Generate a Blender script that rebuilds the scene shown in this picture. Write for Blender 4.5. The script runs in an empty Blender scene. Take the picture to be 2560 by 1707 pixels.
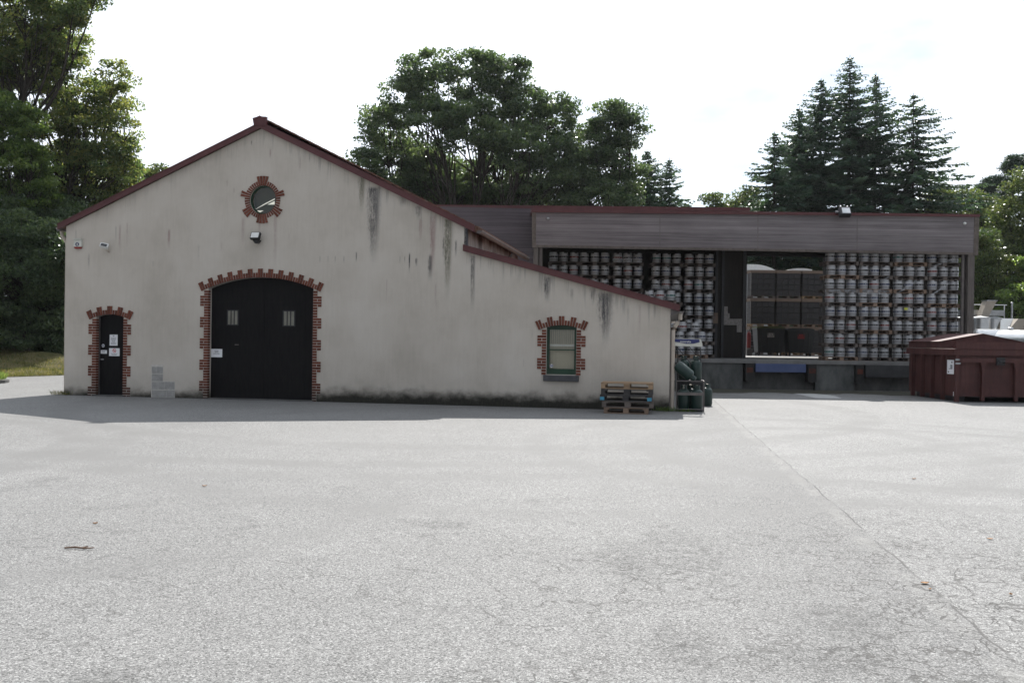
import bpy, bmesh, math, random
import numpy as np
from mathutils import Vector, Matrix
from mathutils.geometry import tessellate_polygon

SC = bpy.context.scene
COL = SC.collection
# ------------------------------------------------------------------ camera
F = 2300.0                      # focal length in pixels of the 2560 px wide photograph
ROLL, PITCH, CAMH = math.radians(0.8), math.radians(0.15), 1.71
R0, U0 = Vector((1, 0, 0)), Vector((0, math.sin(PITCH), math.cos(PITCH)))
FW = Vector((0, math.cos(PITCH), -math.sin(PITCH)))
CR = R0 * math.cos(ROLL) + U0 * math.sin(ROLL)
CU = U0 * math.cos(ROLL) - R0 * math.sin(ROLL)
EYE = Vector((0, 0, CAMH))
cd = bpy.data.cameras.new('camera')
cam = bpy.data.objects.new('camera', cd)
COL.objects.link(cam)
cd.sensor_width = 36.0
cd.lens = F / 2560 * 36
cd.clip_start, cd.clip_end = 0.1, 2000
M4 = Matrix.Identity(4)
for i in range(3):
    M4[i][0], M4[i][1], M4[i][2], M4[i][3] = CR[i], CU[i], -FW[i], EYE[i]
cam.matrix_world = M4
SC.camera = cam
# ------------------------------------------------------------------ world, sun, exposure
SUN_EL, SUN_AZ = math.radians(47.5), math.radians(10.2)      # azimuth from +Y towards +X
W = bpy.data.worlds.new('World')
SC.world = W
W.use_nodes = True
wn, wl = W.node_tree.nodes, W.node_tree.links
wn.clear()
wo = wn.new('ShaderNodeOutputWorld'); bg = wn.new('ShaderNodeBackground'); sky = wn.new('ShaderNodeTexSky')
sky.sky_type = 'NISHITA'; sky.sun_disc = False
sky.sun_elevation = SUN_EL; sky.sun_rotation = SUN_AZ
sky.air_density = 1.0; sky.dust_density = 0.7; sky.ozone_density = 1.0
tc = wn.new('ShaderNodeTexCoord'); mp = wn.new('ShaderNodeMapping'); nz = wn.new('ShaderNodeTexNoise'); rp = wn.new('ShaderNodeValToRGB'); mx = wn.new('ShaderNodeMix')
mp.inputs['Scale'].default_value = (1.0, 1.0, 2.6)
mp.inputs['Location'].default_value = (0.35, 0.0, 0.2)
nz.inputs['Scale'].default_value = 2.3; nz.inputs['Detail'].default_value = 7; nz.inputs['Roughness'].default_value = 0.55
rp.color_ramp.elements[0].position = 0.30; rp.color_ramp.elements[0].color = (0.27, 0.27, 0.27, 1)
rp.color_ramp.elements[1].position = 0.50; rp.color_ramp.elements[1].color = (1, 1, 1, 1)
mx.data_type = 'RGBA'
wl.new(tc.outputs['Generated'], mp.inputs['Vector']); wl.new(mp.outputs[0], nz.inputs['Vector'])
wl.new(nz.outputs['Fac'], rp.inputs['Fac']); wl.new(rp.outputs['Color'], mx.inputs[0])
vd = wn.new('ShaderNodeVectorMath'); vd.operation = 'DOT_PRODUCT'
vd.inputs[1].default_value = (math.sin(SUN_AZ) * math.cos(SUN_EL), math.cos(SUN_AZ) * math.cos(SUN_EL), math.sin(SUN_EL))
gr = wn.new('ShaderNodeMapRange'); gr.interpolation_type = 'SMOOTHSTEP'                # cloud is brightest round the sun
for i_, v_ in enumerate((-0.15, 0.85, 3.0, 7.6)): gr.inputs[i_ + 1].default_value = v_
cm = wn.new('ShaderNodeVectorMath'); cm.operation = 'SCALE'; cm.inputs[0].default_value = (0.93, 1.0, 1.10)
wl.new(tc.outputs['Generated'], vd.inputs[0]); wl.new(vd.outputs['Value'], gr.inputs['Value']); wl.new(gr.outputs[0], cm.inputs['Scale']); wl.new(cm.outputs[0], mx.inputs[7])
sg = wn.new('ShaderNodeMix'); sg.data_type = 'RGBA'; sg.blend_type = 'MULTIPLY'; sg.inputs[0].default_value = 1.0; sg.inputs[7].default_value = (0.50, 0.54, 0.58, 1)
wl.new(sky.outputs[0], sg.inputs[6]); wl.new(sg.outputs[2], mx.inputs[6]); wl.new(mx.outputs[2], bg.inputs['Color'])
bg.inputs['Strength'].default_value = 0.10
wl.new(bg.outputs[0], wo.inputs['Surface'])
sl = bpy.data.lights.new('sun', 'SUN')
sl.energy, sl.angle, sl.color = 4.2, math.radians(0.53), (1.0, 0.97, 0.92)
sun = bpy.data.objects.new('sun', sl); COL.objects.link(sun)
SDIR = Vector((math.sin(SUN_AZ) * math.cos(SUN_EL), math.cos(SUN_AZ) * math.cos(SUN_EL), math.sin(SUN_EL)))
sun.rotation_euler = SDIR.to_track_quat('Z', 'Y').to_euler()
sun.location = (0, 0, 30)
SC.view_settings.view_transform = 'Standard'
SC.view_settings.look = 'None'
SC.view_settings.exposure = 0.95
SC.view_settings.gamma = 1.0
SC.cycles.max_bounces = 6
SC.cycles.transparent_max_bounces = 6
try:
    SC.cycles.use_denoising = True
except Exception:
    pass

# ------------------------------------------------------------------ photograph rays (used to measure real places)
def ray(px, py):
    return (FW + CR * ((px - 1280) / F) - CU * ((py - 853.5) / F))
def P(px, py, Y):                # the point at world depth Y seen at that photo pixel
    d = ray(px, py)
    return EYE + d * (Y / d.y)
def G(px, py, z=0.0):            # the point on the ground seen at that photo pixel
    d = ray(px, py)
    return EYE + d * ((z - CAMH) / d.z)

# ------------------------------------------------------------------ mesh helpers
class MB:
    def __init__(s):
        s.v, s.f, s.m, s.c = [], [], [], []
    def add(s, vs, fs, mi=0, col=1.0):
        o = len(s.v)
        s.v.extend([tuple(v) for v in vs])
        for f in fs:
            s.f.append([i + o for i in f]); s.m.append(mi); s.c.append(col)
    def box(s, c, d, mi=0, rot=None, col=1.0):       # centre, full size
        hx, hy, hz = d[0] / 2, d[1] / 2, d[2] / 2
        vs = [Vector((x, y, z)) for z in (-hz, hz) for y in (-hy, hy) for x in (-hx, hx)]
        if rot is not None:
            vs = [rot @ v for v in vs]
        c = Vector(c)
        s.add([v + c for v in vs], [(0, 2, 3, 1), (4, 5, 7, 6), (0, 1, 5, 4), (2, 6, 7, 3), (0, 4, 6, 2), (1, 3, 7, 5)], mi, col)
    def b2(s, a, b, mi=0, col=1.0):                  # two corners
        a, b = Vector(a), Vector(b)
        s.box((a + b) / 2, [abs(b[i] - a[i]) for i in range(3)], mi, None, col)
    def hexa(s, bot, top, mi=0, col=1.0):            # two quads, matching order
        n = len(bot)
        fs = [tuple(reversed(range(n))), tuple(range(n, 2 * n))] + [(i, (i + 1) % n, n + (i + 1) % n, n + i) for i in range(n)]
        s.add(list(bot) + list(top), fs, mi, col)
    def tube(s, pts, r, seg=8, mi=0, cap=True, col=1.0):
        pts = [Vector(p) for p in pts]
        rs = r if isinstance(r, (list, tuple)) else [r] * len(pts)
        rings = []
        for i, p in enumerate(pts):
            t = (pts[min(i + 1, len(pts) - 1)] - pts[max(i - 1, 0)]).normalized()
            a = Vector((0, 0, 1)) if abs(t.z) < 0.9 else Vector((1, 0, 0))
            x = t.cross(a).normalized(); y = t.cross(x)
            rings.append([p + (x * math.cos(k * 2 * math.pi / seg) + y * math.sin(k * 2 * math.pi / seg)) * rs[i] for k in range(seg)])
        vs = [v for rg in rings for v in rg]
        fs = []
        for i in range(len(pts) - 1):
            for k in range(seg):
                k2 = (k + 1) % seg
                fs.append((i * seg + k, (i + 1) * seg + k, (i + 1) * seg + k2, i * seg + k2))
        if cap:
            fs.append(tuple(range(seg))); fs.append(tuple(reversed(range((len(pts) - 1) * seg, len(pts) * seg))))
        s.add(vs, fs, mi, col)
    def lathe(s, prof, seg=20, mi=0, o=(0, 0, 0), rot=None, mis=None):   # prof: (r, z)
        vs, o = [], Vector(o)
        for r, z in prof:
            for k in range(seg):
                a = 2 * math.pi * k / seg
                v = Vector((r * math.cos(a), r * math.sin(a), z))
                vs.append((rot @ v if rot is not None else v) + o)
        base = len(s.v); s.v.extend([tuple(v) for v in vs])
        for i in range(len(prof) - 1):
            for k in range(seg):
                k2 = (k + 1) % seg
                s.f.append([base + i * seg + k, base + i * seg + k2, base + (i + 1) * seg + k2, base + (i + 1) * seg + k])
                s.m.append(mis[i] if mis else mi); s.c.append(1.0)
        for ring, rev in ((0, True), (len(prof) - 1, False)):
            if prof[ring][0] > 1e-4:
                ids = [base + ring * seg + k for k in range(seg)]
                s.f.append(ids[::-1] if rev else ids); s.m.append(mi); s.c.append(1.0)
    def prism(s, poly, y0, y1, mi=0, col=1.0):       # poly of (x, z), pushed along y; convex or not
        n = len(poly)
        tri = tessellate_polygon([[Vector((p[0], p[1], 0)) for p in poly]])
        vs = [(p[0], y0, p[1]) for p in poly] + [(p[0], y1, p[1]) for p in poly]
        fs = [t for t in tri] + [tuple(i + n for i in reversed(t)) for t in tri] + [(i, (i + 1) % n, n + (i + 1) % n, n + i) for i in range(n)]
        s.add(vs, fs, mi, col)
    def build(s, name, mats, parent=None, smooth=False, bevel=0, loc=None):
        me = bpy.data.meshes.new(name)
        me.from_pydata(s.v, [], s.f)
        ms = mats if isinstance(mats, (list, tuple)) else [mats]
        for m in ms:
            me.materials.append(m)
        if len(ms) > 1:
            me.polygons.foreach_set('material_index', s.m)
        at = me.attributes.new('tint', 'FLOAT', 'FACE'); at.data.foreach_set('value', s.c)
        bm = bmesh.new(); bm.from_mesh(me)
        bmesh.ops.recalc_face_normals(bm, faces=bm.faces)
        bm.to_mesh(me); bm.free()
        if smooth:
            me.polygons.foreach_set('use_smooth', [True] * len(me.polygons))
            try:
                me.set_sharp_from_angle(angle=math.radians(40))
            except Exception:
                pass
        me.update()
        o = bpy.data.objects.new(name, me); COL.objects.link(o)
        if loc is not None:
            o.location = loc
        if parent:
            o.parent = parent
        if bevel:
            b = o.modifiers.new('bevel', 'BEVEL'); b.width = bevel; b.segments = 2; b.limit_method = 'ANGLE'
        return o
def tag(o, label, cat, group=None, kind=None):
    if label: o['label'] = label
    if cat: o['category'] = cat
    if group: o['group'] = group
    if kind: o['kind'] = kind
    return o
def thing(name, label, cat, loc=(0, 0, 0), rz=0, group=None):
    o = bpy.data.objects.new(name, None); COL.objects.link(o)
    o.location = loc; o.rotation_euler = (0, 0, rz); o.empty_display_size = 0.2
    return tag(o, label, cat, group)
def copy_tree(o, parent=None):
    c = o.copy(); COL.objects.link(c)
    if parent: c.parent = parent
    for ch in list(o.children):
        copy_tree(ch, c)
    return c
def grid_sheet(name, xs, ys, zf, mat):
    xs, ys = list(xs), list(ys)
    vs = [(x, y, zf(x, y)) for y in ys for x in xs]
    n = len(xs)
    fs = [(j * n + i, j * n + i + 1, (j + 1) * n + i + 1, (j + 1) * n + i) for j in range(len(ys) - 1) for i in range(n - 1)]
    b = MB(); b.add(vs, fs)
    return b.build(name, mat, smooth=True)

# ------------------------------------------------------------------ material helpers
class NT:
    def __init__(s, name):
        s.mat = bpy.data.materials.new(name); s.mat.use_nodes = True
        s.t = s.mat.node_tree; s.n = s.t.nodes; s.l = s.t.links
        s.b = s.n['Principled BSDF']; s.out = s.n['Material Output']
    def set(s, sock, v):
        if hasattr(v, 'is_output') or isinstance(v, bpy.types.NodeSocket):
            s.l.new(v, sock)
        else:
            if isinstance(v, (tuple, list)) and len(v) == 3 and sock.type == 'RGBA':
                v = (*v, 1)
            sock.default_value = v
    def coord(s, kind='Object', scale=None, loc=None, rot=None):
        c = s.n.new('ShaderNodeTexCoord').outputs[kind]
        if scale is None and loc is None and rot is None:
            return c
        m = s.n.new('ShaderNodeMapping')
        if scale is not None: m.inputs['Scale'].default_value = scale
        if loc is not None: m.inputs['Location'].default_value = loc
        if rot is not None: m.inputs['Rotation'].default_value = rot
        s.l.new(c, m.inputs['Vector']); return m.outputs[0]
    def noise(s, vec, scale=5, detail=4, rough=0.55, dist=0.0):
        n = s.n.new('ShaderNodeTexNoise'); s.l.new(vec, n.inputs['Vector'])
        n.inputs['Scale'].default_value = scale; n.inputs['Detail'].default_value = detail
        n.inputs['Roughness'].default_value = rough; n.inputs['Distortion'].default_value = dist
        return n.outputs['Fac']
    def voro(s, vec, scale=5, feat='F1', out='Distance', rnd=1.0):
        n = s.n.new('ShaderNodeTexVoronoi'); n.feature = feat; s.l.new(vec, n.inputs['Vector'])
        n.inputs['Scale'].default_value = scale; n.inputs['Randomness'].default_value = rnd
        return n.outputs[out]
    def ramp(s, fac, stops, interp='LINEAR'):
        n = s.n.new('ShaderNodeValToRGB'); n.color_ramp.interpolation = interp
        e = n.color_ramp.elements
        while len(e) < len(stops): e.new(0.5)
        for i, (p, c) in enumerate(stops):
            e[i].position = p
            e[i].color = (c, c, c, 1) if isinstance(c, (int, float)) else (*c, 1)
        s.set(n.inputs['Fac'], fac); return n.outputs['Color']
    def math(s, op, a, b=0.0, c=None, clamp=False):
        n = s.n.new('ShaderNodeMath'); n.operation = op; n.use_clamp = clamp
        s.set(n.inputs[0], a); s.set(n.inputs[1], b)
        if c is not None: s.set(n.inputs[2], c)
        return n.outputs[0]
    def mix(s, fac, a, b, mode='MIX'):
        n = s.n.new('ShaderNodeMix'); n.data_type = 'RGBA'; n.blend_type = mode
        s.set(n.inputs[0], fac); s.set(n.inputs[6], a); s.set(n.inputs[7], b)
        return n.outputs[2]
    def sep(s, vec):
        n = s.n.new('ShaderNodeSeparateXYZ'); s.l.new(vec, n.inputs[0]); return n.outputs
    def comb(s, x, y, z):
        n = s.n.new('ShaderNodeCombineXYZ')
        for i, v in enumerate((x, y, z)): s.set(n.inputs[i], v)
        return n.outputs[0]
    def mr(s, v, a, b, c=0.0, d=1.0, smooth=True):
        n = s.n.new('ShaderNodeMapRange'); n.interpolation_type = 'SMOOTHSTEP' if smooth else 'LINEAR'; n.clamp = True
        for i, x in enumerate((v, a, b, c, d)): s.set(n.inputs[i], x)
        return n.outputs[0]
    def attr(s, name):
        n = s.n.new('ShaderNodeAttribute'); n.attribute_name = name; return n.outputs['Fac']
    def bump(s, h, strength=0.3, dist=0.01):
        n = s.n.new('ShaderNodeBump'); n.inputs['Strength'].default_value = strength; n.inputs['Distance'].default_value = dist
        s.l.new(h, n.inputs['Height']); s.l.new(n.outputs[0], s.b.inputs['Normal'])
    def fin(s, color=None, rough=None, metal=None, spec=None):
        if color is not None: s.set(s.b.inputs['Base Color'], color)
        if rough is not None: s.set(s.b.inputs['Roughness'], rough)
        if metal is not None: s.set(s.b.inputs['Metallic'], metal)
        if spec is not None: s.set(s.b.inputs['Specular IOR Level'], spec)
        return s.mat
def worn(name, a, b, scale=6, rough=0.6, metal=0.0, spec=0.4, stretch=(1, 1, 1), bump=0.15, tinted=False, detail=5):
    t = NT(name); c = t.coord('Object', stretch)
    n = t.noise(c, scale, detail, 0.6)
    col = t.ramp(n, [(0.3, a), (0.7, b)])
    if tinted:
        col = t.mix(1.0, col, t.comb3(t.attr('tint')), 'MULTIPLY') if hasattr(t, 'comb3') else t.mix(1.0, col, t.comb(t.attr('tint'), t.attr('tint'), t.attr('tint')), 'MULTIPLY')
    if bump: t.bump(n, bump, 0.01)
    return t.fin(col, rough, metal, spec)

# ------------------------------------------------------------------ plain materials
M = {}
M['maroon'] = worn('maroon_paint', (0.075, 0.025, 0.026), (0.105, 0.034, 0.035), 3, 0.5, spec=0.35, bump=0.05)
M['black_paint'] = worn('black_paint', (0.008, 0.008, 0.009), (0.014, 0.013, 0.013), 5, 0.7, stretch=(3, 3, 0.6), bump=0.1, spec=0.1)
M['green_paint'] = worn('green_paint', (0.008, 0.035, 0.018), (0.012, 0.05, 0.026), 5, 0.45)
M['slate'] = worn('slate', (0.05, 0.05, 0.055), (0.08, 0.08, 0.085), 8, 0.7)
M['galv'] = worn('galvanised_steel', (0.28, 0.29, 0.30), (0.42, 0.43, 0.44), 9, 0.4, 0.8)
M['zinc'] = worn('zinc', (0.10, 0.09, 0.09), (0.18, 0.16, 0.15), 6, 0.5, 0.5)
M['beige_pipe'] = worn('beige_pipe', (0.36, 0.31, 0.26), (0.45, 0.39, 0.33), 4, 0.55, stretch=(1, 1, .4))
M['white'] = worn('white_plastic', (0.62, 0.62, 0.60), (0.75, 0.75, 0.73), 4, 0.5, bump=0)
M['paper'] = worn('paper', (0.72, 0.72, 0.74), (0.8, 0.8, 0.82), 3, 0.8, bump=0)
M['ink'] = worn('ink', (0.03, 0.03, 0.05), (0.05, 0.05, 0.07), 3, 0.8, bump=0)
M['red_ink'] = worn('red_ink', (0.5, 0.03, 0.04), (0.55, 0.05, 0.06), 3, 0.7, bump=0)
M['blue_ink'] = worn('blue_ink', (0.02, 0.025, 0.10), (0.03, 0.04, 0.14), 3, 0.6, bump=0)
M['red_lamp'] = worn('red_lamp_cover', (0.20, 0.01, 0.01), (0.25, 0.015, 0.015), 3, 0.3, bump=0)
M['black_metal'] = worn('black_metal', (0.012, 0.012, 0.014), (0.025, 0.025, 0.028), 6, 0.45)
M['concrete'] = worn('concrete', (0.045, 0.045, 0.045), (0.13, 0.127, 0.122), 2.2, 0.85, stretch=(1, 1, 0.5), bump=0.4)
M['block'] = worn('concrete_block', (0.26, 0.252, 0.24), (0.37, 0.36, 0.345), 7, 0.9, bump=0.5)
M['mortar'] = worn('mortar', (0.46, 0.43, 0.39), (0.58, 0.55, 0.51), 14, 0.9, bump=0.4)
M['rubber'] = worn('rubber', (0.012, 0.012, 0.012), (0.03, 0.028, 0.027), 6, 0.8)
M['blue_steel'] = worn('blue_steel_lip', (0.05, 0.075, 0.17), (0.08, 0.105, 0.21), 3, 0.55, bump=0.1)
M['dark_steel'] = worn('dark_steel', (0.025, 0.025, 0.028), (0.05, 0.05, 0.052), 4, 0.6)
M['orange_mark'] = worn('orange_mark', (0.02, 0.012, 0.010), (0.11, 0.028, 0.016), 5, 0.8, detail=8)
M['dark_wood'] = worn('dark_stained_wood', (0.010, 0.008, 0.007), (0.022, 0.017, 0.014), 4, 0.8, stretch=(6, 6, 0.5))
M['bottle_green'] = worn('bottle_green_paint', (0.004, 0.018, 0.015), (0.009, 0.032, 0.026), 5, 0.38, spec=0.5, bump=0.05)
M['crate'] = worn('dark_plastic_crate', (0.021, 0.019, 0.020), (0.034, 0.031, 0.031), 5, 0.6)
M['board'] = worn('plain_board', (0.14, 0.10, 0.075), (0.20, 0.145, 0.11), 3, 0.8, stretch=(.5, 4, 4))
M['bin'] = worn('dark_bin_plastic', (0.014, 0.015, 0.016), (0.022, 0.023, 0.024), 4, 0.5)
M['red_plastic'] = worn('red_plastic', (0.16, 0.012, 0.012), (0.22, 0.02, 0.02), 4, 0.5)
M['cyan_paint'] = worn('cyan_block_paint', (0.05, 0.22, 0.34), (0.09, 0.34, 0.48), 8, 0.8)
M['pale_gravel'] = worn('pale_board', (0.16, 0.15, 0.14), (0.34, 0.31, 0.29), 12, 0.9)
M['stainless'] = worn('stainless_steel', (0.40, 0.41, 0.42), (0.55, 0.55, 0.55), 3, 0.30, 1.0, bump=0.03)
M['machine_beige'] = worn('beige_machine_panel', (0.26, 0.225, 0.185), (0.34, 0.30, 0.25), 3, 0.5)
M['curtain'] = worn('curtain', (0.52, 0.48, 0.38), (0.62, 0.58, 0.48), 5, 0.9, stretch=(9, 9, .3), bump=0)
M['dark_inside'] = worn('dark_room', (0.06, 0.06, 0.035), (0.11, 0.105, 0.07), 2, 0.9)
M['bark'] = worn('bark', (0.018, 0.015, 0.012), (0.045, 0.037, 0.030), 6, 0.95, stretch=(2, 2, .5), bump=0.6)
M['soil'] = worn('mossy_dirt', (0.02, 0.022, 0.014), (0.06, 0.055, 0.04), 7, 1.0, bump=0.8)
M['dry_leaf'] = worn('dry_leaf', (0.20, 0.10, 0.04), (0.36, 0.20, 0.09), 40, 0.8)
M['twig'] = worn('dry_twig', (0.10, 0.06, 0.04), (0.2, 0.13, 0.09), 20, 0.9)
M['valve'] = worn('brass_valve', (0.45, 0.42, 0.36), (0.6, 0.57, 0.5), 8, 0.4, 0.7)
M['header_white'] = worn('enamel_white', (0.50, 0.50, 0.45), (0.62, 0.61, 0.55), 6, 0.5)

def wood_mat(name, a, b):
    t = NT(name); c = t.coord('Object', (2, 9, 9)); n = t.noise(c, 4, 6, 0.65, 0.4)
    col = t.ramp(n, [(0.25, a), (0.75, b)])
    col = t.mix(1.0, col, t.comb(*[t.attr('tint')] * 3), 'MULTIPLY')
    t.bump(n, 0.3, 0.004); return t.fin(col, 0.85, 0, 0.2)
M['pallet_a'] = wood_mat('pallet_pine', (0.24, 0.165, 0.10), (0.36, 0.25, 0.165))
M['pallet_b'] = wood_mat('pallet_weathered', (0.085, 0.072, 0.064), (0.165, 0.138, 0.122))
M['pallet_c'] = wood_mat('pallet_dark', (0.035, 0.033, 0.033), (0.075, 0.07, 0.07))
M['pallet_d'] = wood_mat('pallet_brown', (0.16, 0.11, 0.08), (0.28, 0.20, 0.15))

def brick_mat():
    t = NT('red_brick'); c = t.coord('Object'); n = t.noise(c, 30, 5, 0.65)
    col = t.ramp(n, [(0.25, (0.095, 0.033, 0.022)), (0.75, (0.195, 0.068, 0.044))])
    col = t.mix(1.0, col, t.comb(*[t.attr('tint')] * 3), 'MULTIPLY')
    z = t.sep(c)[2]; n2 = t.noise(c, 3, 5)
    low = t.mr(t.math('ADD', z, t.math('MULTIPLY', n2, -0.5)), -0.2, 0.3, 0.75, 0.0)
    col = t.mix(low, col, (0.045, 0.038, 0.032))
    t.bump(n, 0.4, 0.004); return t.fin(col, 0.85, 0, 0.2)
M['brick'] = brick_mat()

def timber_mat(name, a, b):
    t = NT(name); c = t.coord('Object')
    x, y, z = t.sep(c)
    plank = t.math('FLOOR', t.math('MULTIPLY', z, 1 / 0.135))
    rnd = t.n.new('ShaderNodeTexWhiteNoise'); rnd.noise_dimensions = '1D'; t.l.new(plank, rnd.inputs['W'])
    v = t.comb(t.math('ADD', t.math('MULTIPLY', x, 0.55), t.math('MULTIPLY', rnd.outputs['Value'], 37.0)), t.math('MULTIPLY', y, 2.0), t.math('MULTIPLY', z, 26.0))
    n = t.noise(v, 1.0, 7, 0.68, 0.3)
    n2 = t.noise(t.comb(t.math('MULTIPLY', x, 0.7), y, t.math('MULTIPLY', z, 1.6)), 1.1, 4)
    f = t.math('ADD', t.math('MULTIPLY', n, 0.62), t.math('ADD', t.math('MULTIPLY', n2, 0.22), t.math('MULTIPLY', rnd.outputs['Value'], 0.16)))
    col = t.ramp(f, [(0.30, a), (0.5, tuple((p + q) / 2 for p, q in zip(a, b))), (0.70, b)])
    fr = t.math('FRACT', t.math('MULTIPLY', z, 1 / 0.135))
    gap = t.mr(fr, 0.02, 0.07, 0.45, 1.0)
    col = t.mix(1.0, col, t.comb(gap, gap, gap), 'MULTIPLY')
    t.bump(t.math('ADD', n, t.math('MULTIPLY', gap, 1.5)), 0.35, 0.01)
    return t.fin(col, 0.85, 0, 0.2)
M['timber'] = timber_mat('weathered_grey_timber', (0.102, 0.090, 0.094), (0.275, 0.248, 0.252))
M['timber_shaded'] = timber_mat('weathered_shaded_timber', (0.052, 0.045, 0.054), (0.128, 0.112, 0.125))  # darker copy of the fascia timber, shade of the recess put into its colour
M['post'] = worn('weathered_post', (0.07, 0.06, 0.055), (0.15, 0.13, 0.12), 4, 0.85, stretch=(6, 6, .6))
M['trim'] = worn('trim_board', (0.08, 0.067, 0.058), (0.15, 0.125, 0.11), 4, 0.85, stretch=(2, 2, 2))

def tile_mat():
    t = NT('clay_roof_tiles'); c = t.coord('Object'); n = t.noise(c, 6, 5, 0.65)
    x, y, z = t.sep(c)
    row = t.math('FRACT', t.math('MULTIPLY', z, 1 / 0.12))
    col = t.ramp(n, [(0.25, (0.08, 0.045, 0.036)), (0.55, (0.16, 0.085, 0.06)), (0.8, (0.25, 0.20, 0.16))])
    sh = t.mr(row, 0.0, 0.25, 0.4, 1.0)
    col = t.mix(1.0, col, t.comb(sh, sh, sh), 'MULTIPLY')
    t.bump(t.math('ADD', row, n), 0.6, 0.02); return t.fin(col, 0.8, 0, 0.3)
M['tile'] = tile_mat()

def glass_mat(name, tint=(0.95, 0.95, 0.93)):
    t = NT(name)
    g = t.n.new('ShaderNodeBsdfGlossy'); g.inputs['Roughness'].default_value = 0.02; g.inputs['Color'].default_value = (1, 1, 1, 1)
    tr = t.n.new('ShaderNodeBsdfTransparent'); tr.inputs['Color'].default_value = (*tint, 1)
    fr = t.n.new('ShaderNodeFresnel'); fr.inputs['IOR'].default_value = 1.4
    ms = t.n.new('ShaderNodeMixShader')
    t.l.new(fr.outputs[0], ms.inputs[0]); t.l.new(tr.outputs[0], ms.inputs[1]); t.l.new(g.outputs[0], ms.inputs[2])
    t.l.new(ms.outputs[0], t.out.inputs['Surface']); return t.mat
M['glass'] = glass_mat('window_glass')

def film_mat():
    t = NT('stretch_film')
    g = t.n.new('ShaderNodeBsdfPrincipled'); g.inputs['Base Color'].default_value = (0.75, 0.78, 0.82, 1); g.inputs['Roughness'].default_value = 0.25
    tr = t.n.new('ShaderNodeBsdfTransparent')
    ms = t.n.new('ShaderNodeMixShader')
    n = t.noise(t.coord('Object', (3, 3, 9)), 3, 5, 0.6, 1.0)
    t.l.new(t.ramp(n, [(0.42, 0.04), (0.75, 0.38)]), ms.inputs[0]); t.l.new(tr.outputs[0], ms.inputs[1]); t.l.new(g.outputs[0], ms.inputs[2])
    t.l.new(ms.outputs[0], t.out.inputs['Surface']); return t.mat
M['film'] = film_mat()

def leaf_mat(name, dark, mid, light, trans=0.45, spec=0.35):
    t = NT(name)
    v = t.attr('tint')
    n = t.noise(t.coord('Object'), 0.45, 4, 0.6)
    f = t.math('ADD', t.math('MULTIPLY', v, 0.55), t.math('MULTIPLY', n, 0.55))
    col = t.ramp(f, [(0.28, dark), (0.52, mid), (0.82, light)])
    t.fin(col, 0.34, 0, spec)
    tr = t.n.new('ShaderNodeBsdfTranslucent')
    t.l.new(t.mix(1.0, col, (1.75, 1.75, 0.95), 'MULTIPLY'), tr.inputs['Color'])
    ms = t.n.new('ShaderNodeMixShader'); ms.inputs[0].default_value = trans
    t.l.new(t.b.outputs[0], ms.inputs[1]); t.l.new(tr.outputs[0], ms.inputs[2]); t.l.new(ms.outputs[0], t.out.inputs['Surface'])
    return t.mat
M['leaf_oak'] = leaf_mat('oak_leaves', (0.036, 0.060, 0.036), (0.064, 0.100, 0.055), (0.108, 0.145, 0.078), 0.44)
M['leaf_beech'] = leaf_mat('beech_leaves', (0.050, 0.084, 0.040), (0.105, 0.145, 0.060), (0.200, 0.200, 0.080), 0.55)
M['leaf_bright'] = leaf_mat('bright_leaves', (0.050, 0.088, 0.036), (0.095, 0.150, 0.050), (0.15, 0.20, 0.070), 0.55)
M['leaf_bush'] = leaf_mat('bush_leaves', (0.030, 0.055, 0.020), (0.075, 0.110, 0.040), (0.15, 0.17, 0.065), 0.35)
M['needle'] = leaf_mat('fir_needles', (0.028, 0.056, 0.042), (0.046, 0.084, 0.060), (0.078, 0.118, 0.082), 0.38, 0.25)
M['needle_blue'] = leaf_mat('pine_needles', (0.016, 0.034, 0.024), (0.030, 0.058, 0.040), (0.055, 0.085, 0.058), 0.2, 0.25)
M['grass'] = leaf_mat('grass_blades', (0.045, 0.065, 0.022), (0.105, 0.110, 0.045), (0.20, 0.17, 0.085), 0.4, 0.2)
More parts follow.
